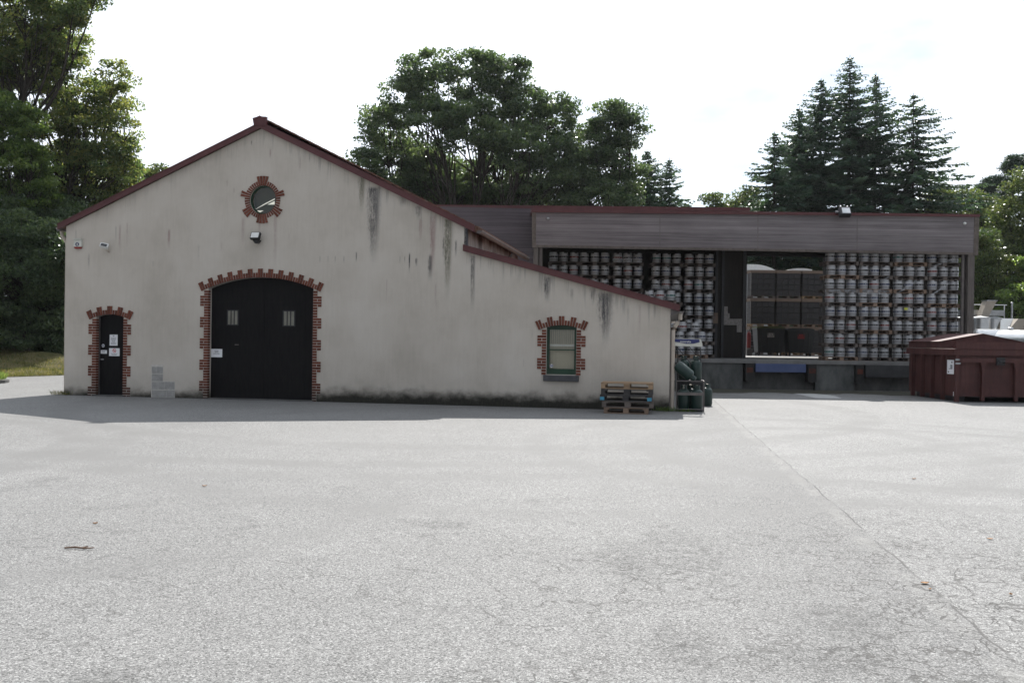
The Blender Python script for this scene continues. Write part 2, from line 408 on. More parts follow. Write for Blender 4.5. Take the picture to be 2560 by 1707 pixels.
# ================================================================== SETTING: yard
def asphalt():
    t = NT('asphalt_yard'); c = t.coord('Object'); x, y, z = t.sep(c)
    wob = t.noise(c, 1.3, 4, 0.6)
    agg = t.voro(c, 105, 'F1', 'Color'); agg = t.sep(agg)[0]
    agg2 = t.voro(c, 210, 'F1', 'Color'); agg2 = t.sep(agg2)[0]
    fine = t.noise(c, 60, 6, 0.75)
    f = t.math('ADD', t.math('MULTIPLY', agg, 0.30), t.math('ADD', t.math('MULTIPLY', agg2, 0.22), t.math('MULTIPLY', fine, 0.48)))
    col = t.ramp(f, [(0.28, (0.024, 0.024, 0.024)), (0.43, (0.130, 0.1285, 0.126)), (0.58, (0.186, 0.184, 0.180)), (0.76, (0.40, 0.396, 0.387))])
    # broad wear
    w1 = t.noise(t.comb(t.math('MULTIPLY', x, 0.35), t.math('MULTIPLY', y, 0.16), 0.0), 1.0, 5, 0.6)
    w2 = t.noise(c, 0.75, 6, 0.65)
    wear = t.math('ADD', t.math('MULTIPLY', w1, 0.55), t.math('MULTIPLY', w2, 0.45))
    k = t.ramp(wear, [(0.34, 0.84), (0.5, 0.95), (0.64, 1.03)])
    col = t.mix(1.0, col, k, 'MULTIPLY')
    # the seam between two lays of asphalt: newer and paler on its right
    a, b = G(1937, 1132), G(2560, 1668)
    dx, dy = (b.x - a.x), (b.y - a.y); L = math.hypot(dx, dy)
    nx, ny = -dy / L, dx / L
    if nx < 0: nx, ny = -nx, -ny
    s = t.math('ADD', t.math('MULTIPLY', x, nx), t.math('MULTIPLY', y, ny))
    s = t.math('SUBTRACT', s, nx * a.x + ny * a.y)
    s = t.math('ADD', s, t.math('MULTIPLY', t.math('SUBTRACT', t.noise(c, 0.9, 5, 0.6), 0.5), 0.15))
    right = t.mr(s, -0.03, 0.03)
    col = t.mix(t.math('MULTIPLY', right, 0.75), col, t.mix(1.0, col, (1.13, 1.13, 1.13), 'MULTIPLY'))
    strip = t.math('MULTIPLY', t.mr(t.math('ABSOLUTE', t.math('ADD', s, 0.09)), 0.03, 0.12, 1.0, 0.0), t.ramp(t.noise(c, 1.6, 5, .7), [(0.40, 0.0), (0.62, 0.42)]))
    col = t.mix(strip, col, (0.27, 0.265, 0.25))
    # older lay just left of the seam, darker
    left = t.math('MULTIPLY', t.mr(s, -2.2, -0.3), t.math('SUBTRACT', 1.0, right))
    col = t.mix(t.math('MULTIPLY', left, 0.35), col, t.mix(1.0, col, (0.72, 0.72, 0.73), 'MULTIPLY'))
    crk_s = t.mr(t.math('ABSOLUTE', s), 0.004, 0.016, 1.0, 0.0)
    crk_s = t.math('MULTIPLY', crk_s, t.ramp(t.noise(c, 2.3, 4), [(0.40, 0.15), (0.55, 0.85)]))
    # crazing
    dist = t.n.new('ShaderNodeVectorMath'); dist.operation = 'ADD'
    nn = t.n.new('ShaderNodeTexNoise'); nn.inputs['Scale'].default_value = 3.2; nn.inputs['Detail'].default_value = 5; t.l.new(c, nn.inputs['Vector'])
    sc = t.n.new('ShaderNodeVectorMath'); sc.operation = 'SCALE'; sc.inputs['Scale'].default_value = 0.55; t.l.new(nn.outputs['Color'], sc.inputs[0])
    t.l.new(c, dist.inputs[0]); t.l.new(sc.outputs[0], dist.inputs[1])
    e1 = t.voro(dist.outputs[0], 1.9, 'DISTANCE_TO_EDGE')
    e2 = t.voro(dist.outputs[0], 5.5, 'DISTANCE_TO_EDGE')
    region = t.math('MULTIPLY', t.ramp(t.noise(c, 0.42, 4, 0.6), [(0.36, 0.0), (0.54, 1.0)]), t.math('MULTIPLY', t.mr(y, 12.0, 6.0, 0.0, 1.0), t.mr(x, -4.0, 2.0, 0.45, 1.0)))
    c1 = t.math('MULTIPLY', t.mr(e1, 0.003, 0.022, 1.0, 0.0), t.math('MULTIPLY', region, t.ramp(t.noise(c, 4.0, 4), [(0.34, 0.0), (0.50, 1.0)])))
    c2 = t.math('MULTIPLY', t.mr(e2, 0.01, 0.05, 1.0, 0.0), t.math('MULTIPLY', t.math('MULTIPLY', region, t.mr(t.math('SUBTRACT', x, t.math('MULTIPLY', y, 0.25)), -2.2, 0.2, 0.25, 1.0)), t.ramp(t.noise(c, 2.1, 5, 0.7), [(0.38, 0.0), (0.54, 1.0)])))
    crk = t.math('MAXIMUM', crk_s, t.math('MAXIMUM', c1, c2))
    col = t.mix(t.math('MULTIPLY', crk, 0.92), col, (0.045, 0.042, 0.04))
    # rubbed, darker patches
    patch = t.math('MULTIPLY', t.ramp(t.noise(c, 0.8, 5, 0.7), [(0.58, 0.0), (0.72, 1.0)]), t.mr(y, 16.0, 6.0, 0.0, 1.0))
    for px_, py_, rx_, ry_ in ((2130, 1560, .40, .55), (1560, 1400, .34, .9), (1720, 1380, .45, 1.1), (1700, 1620, .22, .5), (2080, 1650, .5, .3)):
        g_ = G(px_, py_); dd = t.math('SQRT', t.math('ADD', t.math('POWER', t.math('MULTIPLY', t.math('SUBTRACT', x, g_.x), 1 / rx_), 2.0), t.math('POWER', t.math('MULTIPLY', t.math('SUBTRACT', y, g_.y), 1 / ry_), 2.0)))
        patch = t.math('MAXIMUM', patch, t.math('MULTIPLY', t.mr(dd, 0.2, 1.2, 1.0, 0.0), t.ramp(t.noise(c, 9, 6, .75), [(.40, 0.0), (.62, 1.0)])))
    col = t.mix(t.math('MULTIPLY', patch, 0.85), col, t.mix(1.0, col, (0.48, 0.48, 0.48), 'MULTIPLY'))
    # turning tyre marks
    def ringmark(cx, cy, r, w, amt, a_min=None):
        amt = min(.85, amt * 2.3)
        ddx, ddy = t.math('SUBTRACT', x, cx), t.math('SUBTRACT', y, cy)
        d = t.math('SQRT', t.math('ADD', t.math('POWER', ddx, 2.0), t.math('POWER', ddy, 2.0)))
        d = t.math('ABSOLUTE', t.math('SUBTRACT', d, r))
        return t.math('MULTIPLY', t.mr(d, w * 0.4, w, amt, 0.0), t.ramp(t.noise(c, 1.1, 4), [(0.35, 0.2), (0.6, 1.0)]))
    for cx, cy, r, w, amt in ((-11.5, 13.0, 4.9, 0.45, 0.42), (-11.7, 13.2, 5.7, 0.30, 0.3), (6.2, 14.6, 3.9, 0.5, 0.30), (5.8, 15.0, 5.4, 0.35, 0.22), (-4.5, 9.5, 3.2, .4, .16), (0.5, 16.0, 7.0, .4, .2), (-1.0, 24.0, 9.6, 0.5, 0.28), (-2.5, 30.0, 17.6, 0.4, 0.24), (-2.0, 30.5, 19.2, 0.4, 0.2)):
        col = t.mix(ringmark(cx, cy, r, w, amt), col, (0.13, 0.128, 0.125))
    h = t.math('SUBTRACT', t.math('ADD', t.math('MULTIPLY', agg, 0.5), fine), t.math('MULTIPLY', crk, 1.2))
    t.bump(h, 0.45, 0.006)
    return t.fin(col, 0.78, 0, 0.28)
M['asphalt'] = asphalt()
gs = MB(); gs.add([(-500, -120, 0), (500, -120, 0), (500, 700, 0), (-500, 700, 0)], [(0, 1, 2, 3)])
tag(gs.build('ground', M['asphalt']), None, None, kind='structure')

# grass bank on the left
EA, EB = G(-260, 952), G(165, 938)
ed = Vector((EB.x - EA.x, EB.y - EA.y, 0)).normalized(); en = Vector((-ed.y, ed.x, 0))
def bank_z(u, w):
    r = 0.16 * math.sin(u * 0.9) + 0.10 * math.sin(u * 2.3 + 1) + 0.06 * math.sin(w * 3.1 + u)
    h = 0.8 * (1 - math.exp(-max(w, 0) * 0.30))
    return 0.012 + h + (r * min(1, w / 2))
def bank():
    t = NT('bank_turf'); c = t.coord('Object'); n = t.noise(c, 1.4, 6, 0.7); n2 = t.noise(c, 18, 4, 0.7)
    col = t.ramp(t.math('ADD', t.math('MULTIPLY', n, .6), t.math('MULTIPLY', n2, .4)), [(0.3, (0.03, 0.035, 0.014)), (0.46, (0.075, 0.075, 0.030)), (0.58, (0.15, 0.125, 0.065)), (0.8, (0.20, 0.16, 0.09))])
    t.bump(n2, 0.8, 0.05); return t.fin(col, 0.95, 0, 0.1)
b = MB(); us = np.linspace(-14, 16, 61); ws = np.linspace(0, 24, 41)
vs = []
for w in ws:
    for u in us:
        p = EA + ed * u + en * w; vs.append((p.x, p.y, bank_z(u, w)))
n = len(us)
b.add(vs, [(j * n + i, j * n + i + 1, (j + 1) * n + i + 1, (j + 1) * n + i) for j in range(len(ws) - 1) for i in range(n - 1)])
tag(b.build('grass_bank', bank(), smooth=True), None, None, kind='structure')

def quads_mesh(name, C, A, B, tint, mat, parent=None):       # diamond leaves, numpy
    N = len(C)
    V = np.stack([C - A, C - B, C + A, C + B], 1).reshape(-1, 3)
    me = bpy.data.meshes.new(name)
    me.vertices.add(4 * N); me.vertices.foreach_set('co', V.ravel())
    me.loops.add(4 * N); me.loops.foreach_set('vertex_index', np.arange(4 * N, dtype=np.int32))
    me.polygons.add(N)
    me.polygons.foreach_set('loop_start', np.arange(0, 4 * N, 4, dtype=np.int32))
    at = me.attributes.new('tint', 'FLOAT', 'FACE'); at.data.foreach_set('value', np.asarray(tint, dtype=np.float32))
    me.materials.append(mat); me.update(calc_edges=True)
    o = bpy.data.objects.new(name, me); COL.objects.link(o)
    if parent: o.parent = parent
    return o
rng = np.random.default_rng(11)
def unit(n, up=0.0):
    v = rng.normal(size=(n, 3)); v[:, 2] += up
    return v / np.linalg.norm(v, axis=1)[:, None]
def leaf_axes(n, size, asp=0.6, up=0.7):
    nr = unit(n, up); r = unit(n)
    a = np.cross(nr, r); a /= np.linalg.norm(a, axis=1)[:, None]
    b = np.cross(nr, a)
    return a * size[:, None], b * (size * asp)[:, None]
def blades(n, pts, hmin, hmax, wd):
    h = rng.uniform(hmin, hmax, n); lean = rng.normal(0, 0.35, (n, 2))
    A = np.stack([lean[:, 0] * h / 2, lean[:, 1] * h / 2, h / 2], 1)
    ang = rng.uniform(0, 6.28, n)
    B = np.stack([np.cos(ang) * wd, np.sin(ang) * wd, 0 * ang], 1)
    C = pts + A
    return C, A, B
u = rng.uniform(-6, 8, 26000); w = rng.uniform(0, 1, 26000) ** 1.5 * 9
pts = np.array([(EA.x + ed.x * a + en.x * q, EA.y + ed.y * a + en.y * q, bank_z(a, q) - 0.01) for a, q in zip(u, w)])
C, A, B = blades(len(pts), pts, 0.04, 0.16, 0.010)
tag(quads_mesh('grass', C, A, B, rng.uniform(0, 1, len(pts)), M['grass']), 'short dry grass growing on the bank left of the barn', 'grass', kind='stuff')
# green lawn corner with its kerb at the left edge of the photo
lc = G(-108, 956)
lw = MB(); ring = [(lc.x + 1.15 * math.cos(a) * 1.4, lc.y + 1.3 * math.sin(a)) for a in np.linspace(0, 2 * math.pi, 28, endpoint=False)]
lw.add([(x, y, 0.0) for x, y in ring] + [(x, y, 0.10) for x, y in ring], [(i, (i + 1) % 28, 28 + (i + 1) % 28, 28 + i) for i in range(28)] + [tuple(range(28, 56))])
tag(lw.build('kerb', M['concrete']), 'low rounded concrete kerb around the lawn corner left of the barn', 'kerb')
r = np.sqrt(rng.uniform(0, 1, 6000)) * 0.93; a = rng.uniform(0, 6.28, 6000)
pts = np.stack([lc.x + 1.61 * r * np.cos(a), lc.y + 1.3 * r * np.sin(a), 0 * r + 0.10], 1)
C, A, B = blades(6000, pts, 0.12, 0.30, 0.012)
tag(quads_mesh('lawn', C, A, B, rng.uniform(0.4, 1, 6000), M['leaf_bright']), 'bright green lawn corner inside the kerb at the left edge', 'lawn', kind='stuff')

# ================================================================== BARN
B0 = G(1673, 1027.5); B1 = G(160.5, 987)
bx = Vector((B0.x - B1.x, B0.y - B1.y, 0)).normalized(); bw = Vector((-bx.y, bx.x, 0))
BRZ = math.atan2(bx.y, bx.x)
def L(px, py, w=0.0):                                       # photo pixel -> (x, z) on the barn's front, w metres behind it
    d = ray(px, py); o = Vector((B0.x, B0.y, 0)) + bw * w
    k = (o - EYE).dot(bw) / d.dot(bw); q = EYE + d * k
    return ((q - o).dot(bx), q.z)
print('barn', B0, B1, 'rz', math.degrees(BRZ))
BD = 8.0                                                    # depth
barn = thing('barn', 'pale rendered gabled barn with red brick door surrounds and a lean-to end', 'barn', (B0.x, B0.y, 0), BRZ)
xl = L(160.5, 987)[0]
eaveL = L(163, 566)[1]; ax, az = L(654, 322)
bxr, bz1 = L(1165.5, 570); _, bz2 = L(1163, 629)
lz = L(1672, 772)[1]
apex = (ax, az)
mainR = (bxr, bz1)
lean0 = (bxr, bz2); lean1 = (0.0, lz)
print('outline', xl, eaveL, apex, mainR, lean0, lean1)
outline = [(xl, 0), (xl, eaveL), apex, mainR, lean0, lean1, (0, 0)]
def arch(x0, x1, zs, zc, n=14):                             # segmental arch points left to right
    c = (x1 - x0) / 2; s = zc - zs; R = (c * c + s * s) / (2 * s); cx = (x0 + x1) / 2; cz = zc - R
    a0 = math.asin(c / R)
    return [(cx + R * math.sin(-a0 + 2 * a0 * i / n), cz + R * math.cos(-a0 + 2 * a0 * i / n)) for i in range(n + 1)], (cx, cz, R, a0)
# openings
gx0, gx1 = L(520, 800)[0], L(783, 800)[0]
gzs = L(652, 0)[1] if False else (L(520, 717)[1] + L(783, 724)[1]) / 2; gzc = L(651, 693)[1]
sx0, sx1 = L(239.5, 900)[0], L(308, 900)[0]
szs = (L(250, 791)[1] + L(308, 792)[1]) / 2; szc = L(275, 785.5)[1]
wx0, wx1 = L(1365.4, 880)[0], L(1441, 880)[0]
wz0 = L(1403, 936.5)[1]; wzs = L(1366, 817.5)[1]; wzc = L(1403, 812.5)[1]
rcx, rcz = L(656.5, 499.5); rr = 0.385
print('garage', gx0, gx1, gzs, gzc, 'door', sx0, sx1, szs, szc, 'win', wx0, wx1, wz0, wzs, wzc, 'round', rcx, rcz)
ga, gi = arch(gx0, gx1, gzs, gzc, 20); sa, si = arch(sx0, sx1, szs, szc, 8); wa, wi = arch(wx0, wx1, wzs, wzc, 8)
hole_g = [(gx0, 0.0)] + ga + [(gx1, 0.0)]
hole_s = [(sx0, 0.0)] + sa + [(sx1, 0.0)]
hole_w = [(wx0, wz0)] + wa + [(wx1, wz0)]
hole_r = [(rcx + rr * math.cos(a), rcz + rr * math.sin(a)) for a in np.linspace(math.pi, -math.pi, 40, endpoint=False)]

STAINS = []   # x, z top, half width, length, strength, tint (0 grey-black, 1 green, 2 pink)
def st(px, py, hw, ln, k, c=0):
    x_, z_ = L(px, py); STAINS.append((x_, z_, hw, ln, k, c))
st(936, 466, 0.19, 2.25, 0.95); st(905, 440, 0.10, 1.1, 0.65, 1); st(1007, 488, 0.13, 0.35, 0.45); st(1046, 512, 0.08, 0.45, 0.75); st(1052, 546, 0.045, 0.7, 0.5, 2)
st(1083, 538, 0.09, 1.7, 0.65, 2); st(1121, 545, 0.12, 2.3, 1.0, 1); st(1076, 636, 0.06, 0.75, 0.95); st(1109, 592, 0.025, 0.6, 0.6); st(1140, 600, 0.03, 0.5, 0.6)
st(1024, 632, 0.022, 0.6, 0.9); st(1041, 645, 0.03, 0.25, 0.8); st(891, 630, 0.02, 0.3, 0.7); st(1183, 636, 0.055, 1.6, 0.75); st(1369, 690, 0.10, 0.75, 0.8); st(1514, 730, 0.20, 1.5, 0.95); st(1482, 718, 0.08, 0.5, 0.6)
st(300, 560, 0.035, 0.85, 0.5, 2); st(423, 572, 0.04, 0.6, 0.6, 2); st(318, 556, 0.02, 0.7, 0.45, 2); st(290, 565, 0.02, 0.5, 0.4); st(676, 372, 0.025, 0.3, 0.55, 2); st(629, 352, 0.015, 0.15, 0.6); st(774, 386, 0.02, 0.25, 0.55); st(750, 392, 0.03, 0.5, 0.35, 2)
st(608, 542, 0.05, 0.9, 0.35, 2); st(689, 536, 0.05, 1.6, 0.38, 2); st(649, 556, 0.03, 0.3, 0.4, 2); st(568, 450, 0.02, 0.2, 0.5, 2); st(585, 470, 0.02, 0.18, 0.4, 2); st(190, 575, 0.02, 0.4, 0.35); st(1600, 760, 0.03, 0.9, 0.3, 2); st(1430, 720, 0.04, 0.4, 0.35); st(1560, 745, 0.05, 0.5, 0.3)
for px in (800, 820, 838, 860, 1000, 1012): st(px, 640, 0.012, 0.22, 0.5)
rnd = random.Random(5)
for i in range(14):
    px = rnd.uniform(180, 1640)
    if 500 < px < 800: py = rnd.uniform(340, 620)
    elif px < 500: py = rnd.uniform(575, 700)
    elif px < 1150: py = rnd.uniform(560, 760)
    else: py = rnd.uniform(790, 900)
    st(px, py, rnd.uniform(0.01, 0.03), rnd.uniform(0.2, 0.7), rnd.uniform(0.15, 0.35), rnd.choice((0, 2, 2)))
def stucco():
    t = NT('stained_render'); c = t.coord('Object'); x, y, z = t.sep(c)
    streak = t.noise(t.comb(t.math('MULTIPLY', x, 15.0), 0.0, t.math('MULTIPLY', z, 1.3)), 1.0, 6, 0.7, 0.3)
    speck = t.noise(t.comb(t.math('MULTIPLY', x, 26.0), 0.0, t.math('MULTIPLY', z, 9.0)), 1.0, 6, 0.8)
    broad = t.noise(c, 0.7, 5, 0.6); fine = t.noise(c, 55, 4, 0.7)
    col = t.ramp(t.math('ADD', t.math('MULTIPLY', broad, 0.75), t.math('MULTIPLY', streak, 0.25)), [(0.34, (0.440, 0.396, 0.342)), (0.5, (0.515, 0.468, 0.411)), (0.66, (0.565, 0.520, 0.464))])
    acc = {}
    for sx, sz, hw, ln, k, tc_ in STAINS:
        xx = t.math('ADD', x, t.math('ADD', t.math('MULTIPLY', t.math('SUBTRACT', streak, 0.5), hw * 1.2), t.math('MULTIPLY', t.math('SUBTRACT', speck, 0.5), hw * 1.4)))
        d = t.math('ABSOLUTE', t.math('SUBTRACT', xx, sx))
        down = t.math('SUBTRACT', sz, z)
        narrow = t.math('ADD', 1.0, t.math('MULTIPLY', t.mr(down, 0.0, ln, 0.0, 0.5), -1.0)) if hw > .07 else 1.0
        m = t.mr(t.math('DIVIDE', d, narrow), hw * 0.3, hw * 1.4, min(1.0, k * 1.2), 0.0)
        m = t.math('MULTIPLY', m, t.mr(down, -0.03, min(0.08, ln * .2), 0.0, 1.0))
        m = t.math('MULTIPLY', m, t.mr(down, ln * 0.35, ln, 1.0, 0.0))
        acc[tc_] = m if tc_ not in acc else t.math('MAXIMUM', acc[tc_], m)
    gate = t.ramp(t.math('ADD', t.math('MULTIPLY', streak, 0.55), t.math('MULTIPLY', speck, 0.45)), [(0.38, 0.05), (0.48, 0.62), (0.58, 1.0)])
    for tc_, cc in ((0, (0.062, 0.062, 0.066)), (1, (0.085, 0.085, 0.05)), (2, (0.26, 0.17, 0.165))):
        if tc_ in acc:
            col = t.mix(t.math('MULTIPLY', acc[tc_], gate), col, cc)
    # drips that start at the roof edge and run down
    k1 = (apex[1] - eaveL) / (apex[0] - xl); k2 = (bz1 - apex[1]) / (bxr - apex[0]); k3 = (lz - bz2) / (0.0 - bxr)
    e1 = t.math('MULTIPLY_ADD', x, k1, eaveL - k1 * xl); e2 = t.math('MULTIPLY_ADD', x, k2, bz1 - k2 * bxr); e3 = t.math('MULTIPLY_ADD', x, k3, lz)
    isl = t.math('GREATER_THAN', x, bxr)
    edge = t.math('ADD', t.math('MULTIPLY', t.math('MINIMUM', e1, e2), t.math('SUBTRACT', 1.0, isl)), t.math('MULTIPLY', e3, isl))
    below = t.math('SUBTRACT', edge, z)
    dn = t.noise(t.comb(t.math('MULTIPLY', x, 7.0), 0.0, t.math('MULTIPLY', z, 0.25)), 1.0, 5, 0.75)
    dl = t.ramp(t.noise(t.comb(t.math('MULTIPLY', x, 2.3), 0.0, 0.0), 1.0, 3, 0.6), [(0.3, 0.05), (0.7, 1.0)])
    drip = t.math('MULTIPLY', t.ramp(dn, [(0.50, 0.0), (0.64, 1.0)]), t.mr(t.math('DIVIDE', below, dl), 0.15, 1.0, 0.55, 0.0))
    drip = t.math('MULTIPLY', drip, t.mr(x, xl + 3.0, xl + 9.0, 0.35, 1.0))
    col = t.mix(drip, col, (0.15, 0.14, 0.13))
    # splash-back, moss and algae at the foot of the wall
    n = t.noise(t.comb(t.math('MULTIPLY', x, 2.2), 0.0, t.math('MULTIPLY', z, 3.0)), 1.0, 6, 0.65)
    top = t.math('ADD', 0.06, t.math('MULTIPLY', t.mr(x, xl + 4.4, xl + 9.0), 0.15))
    low = t.mr(t.math('SUBTRACT', z, t.math('ADD', top, t.math('MULTIPLY', t.math('SUBTRACT', n, 0.5), 0.42))), -0.10, 0.26, 0.97, 0.0)
    col = t.mix(t.math('MULTIPLY', t.mr(z, 0.15, 0.95, 0.35, 0.0), t.ramp(n, [(0.4, 0.3), (0.7, 1.0)])), col, (0.22, 0.205, 0.175))
    col = t.mix(low, col, t.ramp(speck, [(0.35, (0.009, 0.009, 0.008)), (0.55, (0.022, 0.022, 0.017)), (0.8, (0.075, 0.07, 0.058))]))
    t.bump(t.math('ADD', fine, t.math('MULTIPLY', broad, 2.0)), 0.25, 0.008)
    return t.fin(col, 0.9, 0, 0.15)
M['render'] = stucco()
M['render_side'] = worn('render_side', (0.40, 0.37, 0.33), (0.5, 0.47, 0.42), 3, 0.9)

def poly_face(mb, loops, y, mi=0):
    pts = [Vector((p[0], p[1], 0)) for lp in loops for p in lp]
    tri = tessellate_polygon([[Vector((p[0], p[1], 0)) for p in lp] for lp in loops])
    mb.add([(p.x, y, p.y) for p in pts], tri, mi)
def reveal(mb, lp, y0, y1, closed, mi=0):
    n = len(lp); rg = range(n if closed else n - 1)
    mb.add([(p[0], y0, p[1]) for p in lp] + [(p[0], y1, p[1]) for p in lp], [(i, (i + 1) % n, n + (i + 1) % n, n + i) for i in rg], mi)
# front wall: the openings that reach the ground are notches in the outline
mbw = MB()
out2 = [(xl, 0), (xl, eaveL), apex, mainR, lean0, lean1, (0, 0), (gx1, 0)] + ga[::-1] + [(gx0, 0), (sx1, 0)] + sa[::-1] + [(sx0, 0)]
poly_face(mbw, [out2, hole_w, hole_r], 0.0)
RV = 0.15
reveal(mbw, hole_g, 0, 0.26, False); reveal(mbw, hole_s, 0, RV + .08, False); reveal(mbw, hole_w, 0, RV + .12, True); reveal(mbw, hole_r, 0, 0.3, True)
mbw.build('front_wall', M['render'], barn)
mbs = MB()
mbs.add([(xl, 0, 0), (xl, 0, eaveL), (xl, BD, eaveL), (xl, BD, 0)], [(0, 1, 2, 3)])
mbs.add([(0, 0, 0), (0, 0, lz), (0, BD, lz), (0, BD, 0)], [(0, 1, 2, 3)])
mbs.add([(p[0], BD, p[1]) for p in outline], [t_ for t_ in tessellate_polygon([[Vector((p[0], p[1], 0)) for p in outline]])])
mbs.build('side_wall', M['render_side'], barn)
cl = MB()
def cladding():
    t = NT('weathered_board_cladding'); c = t.coord('Object'); x, y, z = t.sep(c)
    n = t.noise(t.comb(t.math('MULTIPLY', y, 9.0), 0.0, t.math('MULTIPLY', z, 0.8)), 1.0, 5, 0.7)
    fr = t.math('FRACT', t.math('MULTIPLY', y, 8.0)); gap = t.mr(fr, 0.03, 0.15, 0.35, 1.0)
    zz = t.math('ADD', z, t.math('MULTIPLY', t.noise(t.comb(y, 0.0, 0.0), 0.9, 2), 0.9))
    col = t.mix(t.mr(zz, bz2 + 0.80, bz2 + 1.08), (0.42, 0.37, 0.34), (0.11, 0.052, 0.036))
    col = t.mix(1.0, col, t.ramp(n, [(0.3, 0.55), (0.7, 1.15)]), 'MULTIPLY'); col = t.mix(1.0, col, t.comb(gap, gap, gap), 'MULTIPLY')
    return t.fin(col, 0.85, 0, 0.2)
cl.b2((bxr - 0.05, 0.14, 2.0), (bxr - 0.004, BD, bz1))
for yy in (1.6, 3.6, 5.6): cl.b2((bxr - 0.004, yy, bz2), (bxr + 0.08, yy + 0.14, bz1))
cl.build('cladding', cladding(), barn)
ct = MB(); ct.b2((bxr - 0.05, 0.0, bz2), (bxr + 0.03, 0.13, bz1 + 0.02)); ct.build('corner_trim', M['slate'], barn)

# ---- roofs
def slab(mb, p, q, th, y0, y1, mi=0):                       # from p to q in (x, z), thickness th upwards
    n = Vector((-(q[1] - p[1]), q[0] - p[0])).normalized() * th
    if n.y < 0: n = -n
    mb.prism([p, q, (q[0] + n.x, q[1] + n.y), (p[0] + n.x, p[1] + n.y)], y0, y1, mi)
def ext(p, q, e):                                           # extend segment p->q beyond q
    d = Vector((q[0] - p[0], q[1] - p[1])).normalized(); return (q[0] + d.x * e, q[1] + d.y * e)
eL = ext(apex, (xl, eaveL), 0.21); eR = ext(apex, mainR, 0.30)
lE = ext(lean0, lean1, 0.22)
def tile_rows(mb, p, q, y0, y1, lift, pitch=0.24):
    d = Vector((q[0] - p[0], q[1] - p[1])); ln = d.length; d.normalize(); n = Vector((-d.y, d.x))
    if n.y < 0: n = -n
    k = int(ln / pitch)
    for i in range(k):
        a = Vector(p) + d * (ln * i / k); b_ = Vector(p) + d * (ln * (i + 1) / k + 0.03)
        ja, jb = n * (lift + 0.012), n * (lift + 0.045)
        mb.prism([tuple(a + ja), tuple(b_ + jb), tuple(b_ + n * (lift + 0.005)), tuple(a + n * lift * 0.9)], y0, y1)
        yy = y0 + 0.02
rf = MB()
topA = (apex[0], apex[1] + 0.20)
slab(rf, (apex[0], apex[1] + 0.02), (eL[0], eL[1] + 0.02), 0.085, -0.04, BD); slab(rf, (apex[0], apex[1] + 0.02), (eR[0], eR[1] + 0.02), 0.10, -0.04, BD)
tile_rows(rf, (apex[0], apex[1] + 0.25), (eR[0], eR[1] + 0.115), -0.02, BD, 0.02)
roof = rf.build('roof', M['tile'], barn)
rc = MB()
rc.tube([(apex[0], -0.07, apex[1] + 0.19), (apex[0], BD, apex[1] + 0.19)], 0.11, 10)
rc.build('ridge_cap', M['maroon'], roof)
# winged ridge end: a folded metal piece standing above the bargeboards
we = MB()
a0_, w_ = apex
we.prism([(a0_ - 0.16, w_ + 0.05), (a0_ - 0.20, w_ + 0.255), (a0_ - 0.06, w_ + 0.29), (a0_, w_ + 0.32), (a0_ + 0.06, w_ + 0.29), (a0_ + 0.19, w_ + 0.28), (a0_ + 0.19, w_ + 0.05), (a0_, w_ + 0.06)], -0.13, -0.05)
we.build('ridge_end', M['maroon'], roof)
def barge(p, q, wd, name, par):
    d = Vector((q[0] - p[0], q[1] - p[1])).normalized(); n = Vector((-d.y, d.x))
    if n.y < 0: n = -n
    mb = MB()
    P0, Q0 = Vector(p), Vector(q)
    zc = 1 / max(d.x if d.x > 0 else -d.x, .1)
    mb.prism([tuple(P0), tuple(Q0), (Q0.x, Q0.y + wd * zc), (P0.x, P0.y + wd * zc)], -0.115, -0.045)
    o = mb.build(name, M['maroon'], par)
    m2 = MB()
    m2.prism([(P0.x, P0.y + wd * zc - .004), (Q0.x, Q0.y + wd * zc - .004), (Q0.x, Q0.y + wd * zc + .016), (P0.x, P0.y + wd * zc + .016)], -0.125, 0.06)
    m2.build('bargeboard_flashing', M['maroon'], o)
    return o
barge((apex[0], apex[1] - 0.005), (eL[0], eL[1] - 0.005), 0.125, 'bargeboard', roof)
bR = ext(apex, mainR, 0.26)
barge((apex[0], apex[1] - 0.005), (bR[0], bR[1] - 0.005), 0.145, 'bargeboard', roof)
lr = MB()
lp0 = (bxr - 0.02, bz2 + 0.0)
slab(lr, (lp0[0], lp0[1] + 0.03), (lE[0], lE[1] + 0.03), 0.10, -0.04, BD)
lean_roof = lr.build('lean_to_roof', M['tile'], barn)
barge((bxr - 0.055, bz2 + 0.008), (lE[0], lE[1] - 0.005), 0.145, 'bargeboard', lean_roof)
sf = MB(); sf.prism([(0.0, lz - 0.16), (0.0, lz - 0.01), (lE[0], lE[1] - 0.01), (lE[0] - 0.03, lE[1] - 0.05)], -0.03, BD); sf.build('soffit', M['zinc'], lean_roof)

def half_gutter(mb, x, z, y0, y1, r=0.075):
    k = 9; pr = [(x + r * math.cos(math.pi + math.pi * i / k), z + r * math.sin(math.pi + math.pi * i / k)) for i in range(k + 1)]
    pi_ = [(x + (r - .008) * math.cos(math.pi + math.pi * i / k), z + (r - .008) * math.sin(math.pi + math.pi * i / k)) for i in range(k + 1)]
    n2 = k + 1
    mb.add([(p[0], y0, p[1]) for p in pr] + [(p[0], y1, p[1]) for p in pr], [(i, i + 1, n2 + i + 1, n2 + i) for i in range(k)])
    mb.add([(p[0], y0, p[1]) for p in pi_] + [(p[0], y1, p[1]) for p in pi_], [(i, i + 1, n2 + i + 1, n2 + i) for i in range(k)])
    mb.add([(p[0], y0, p[1]) for p in pr], [tuple(range(n2))]); mb.add([(p[0], y1, p[1]) for p in pr], [tuple(range(n2))])
    mb.tube([(x - r, y0, z), (x - r, y1, z)], 0.012, 6); mb.tube([(x + r, y0, z), (x + r, y1, z)], 0.012, 6)
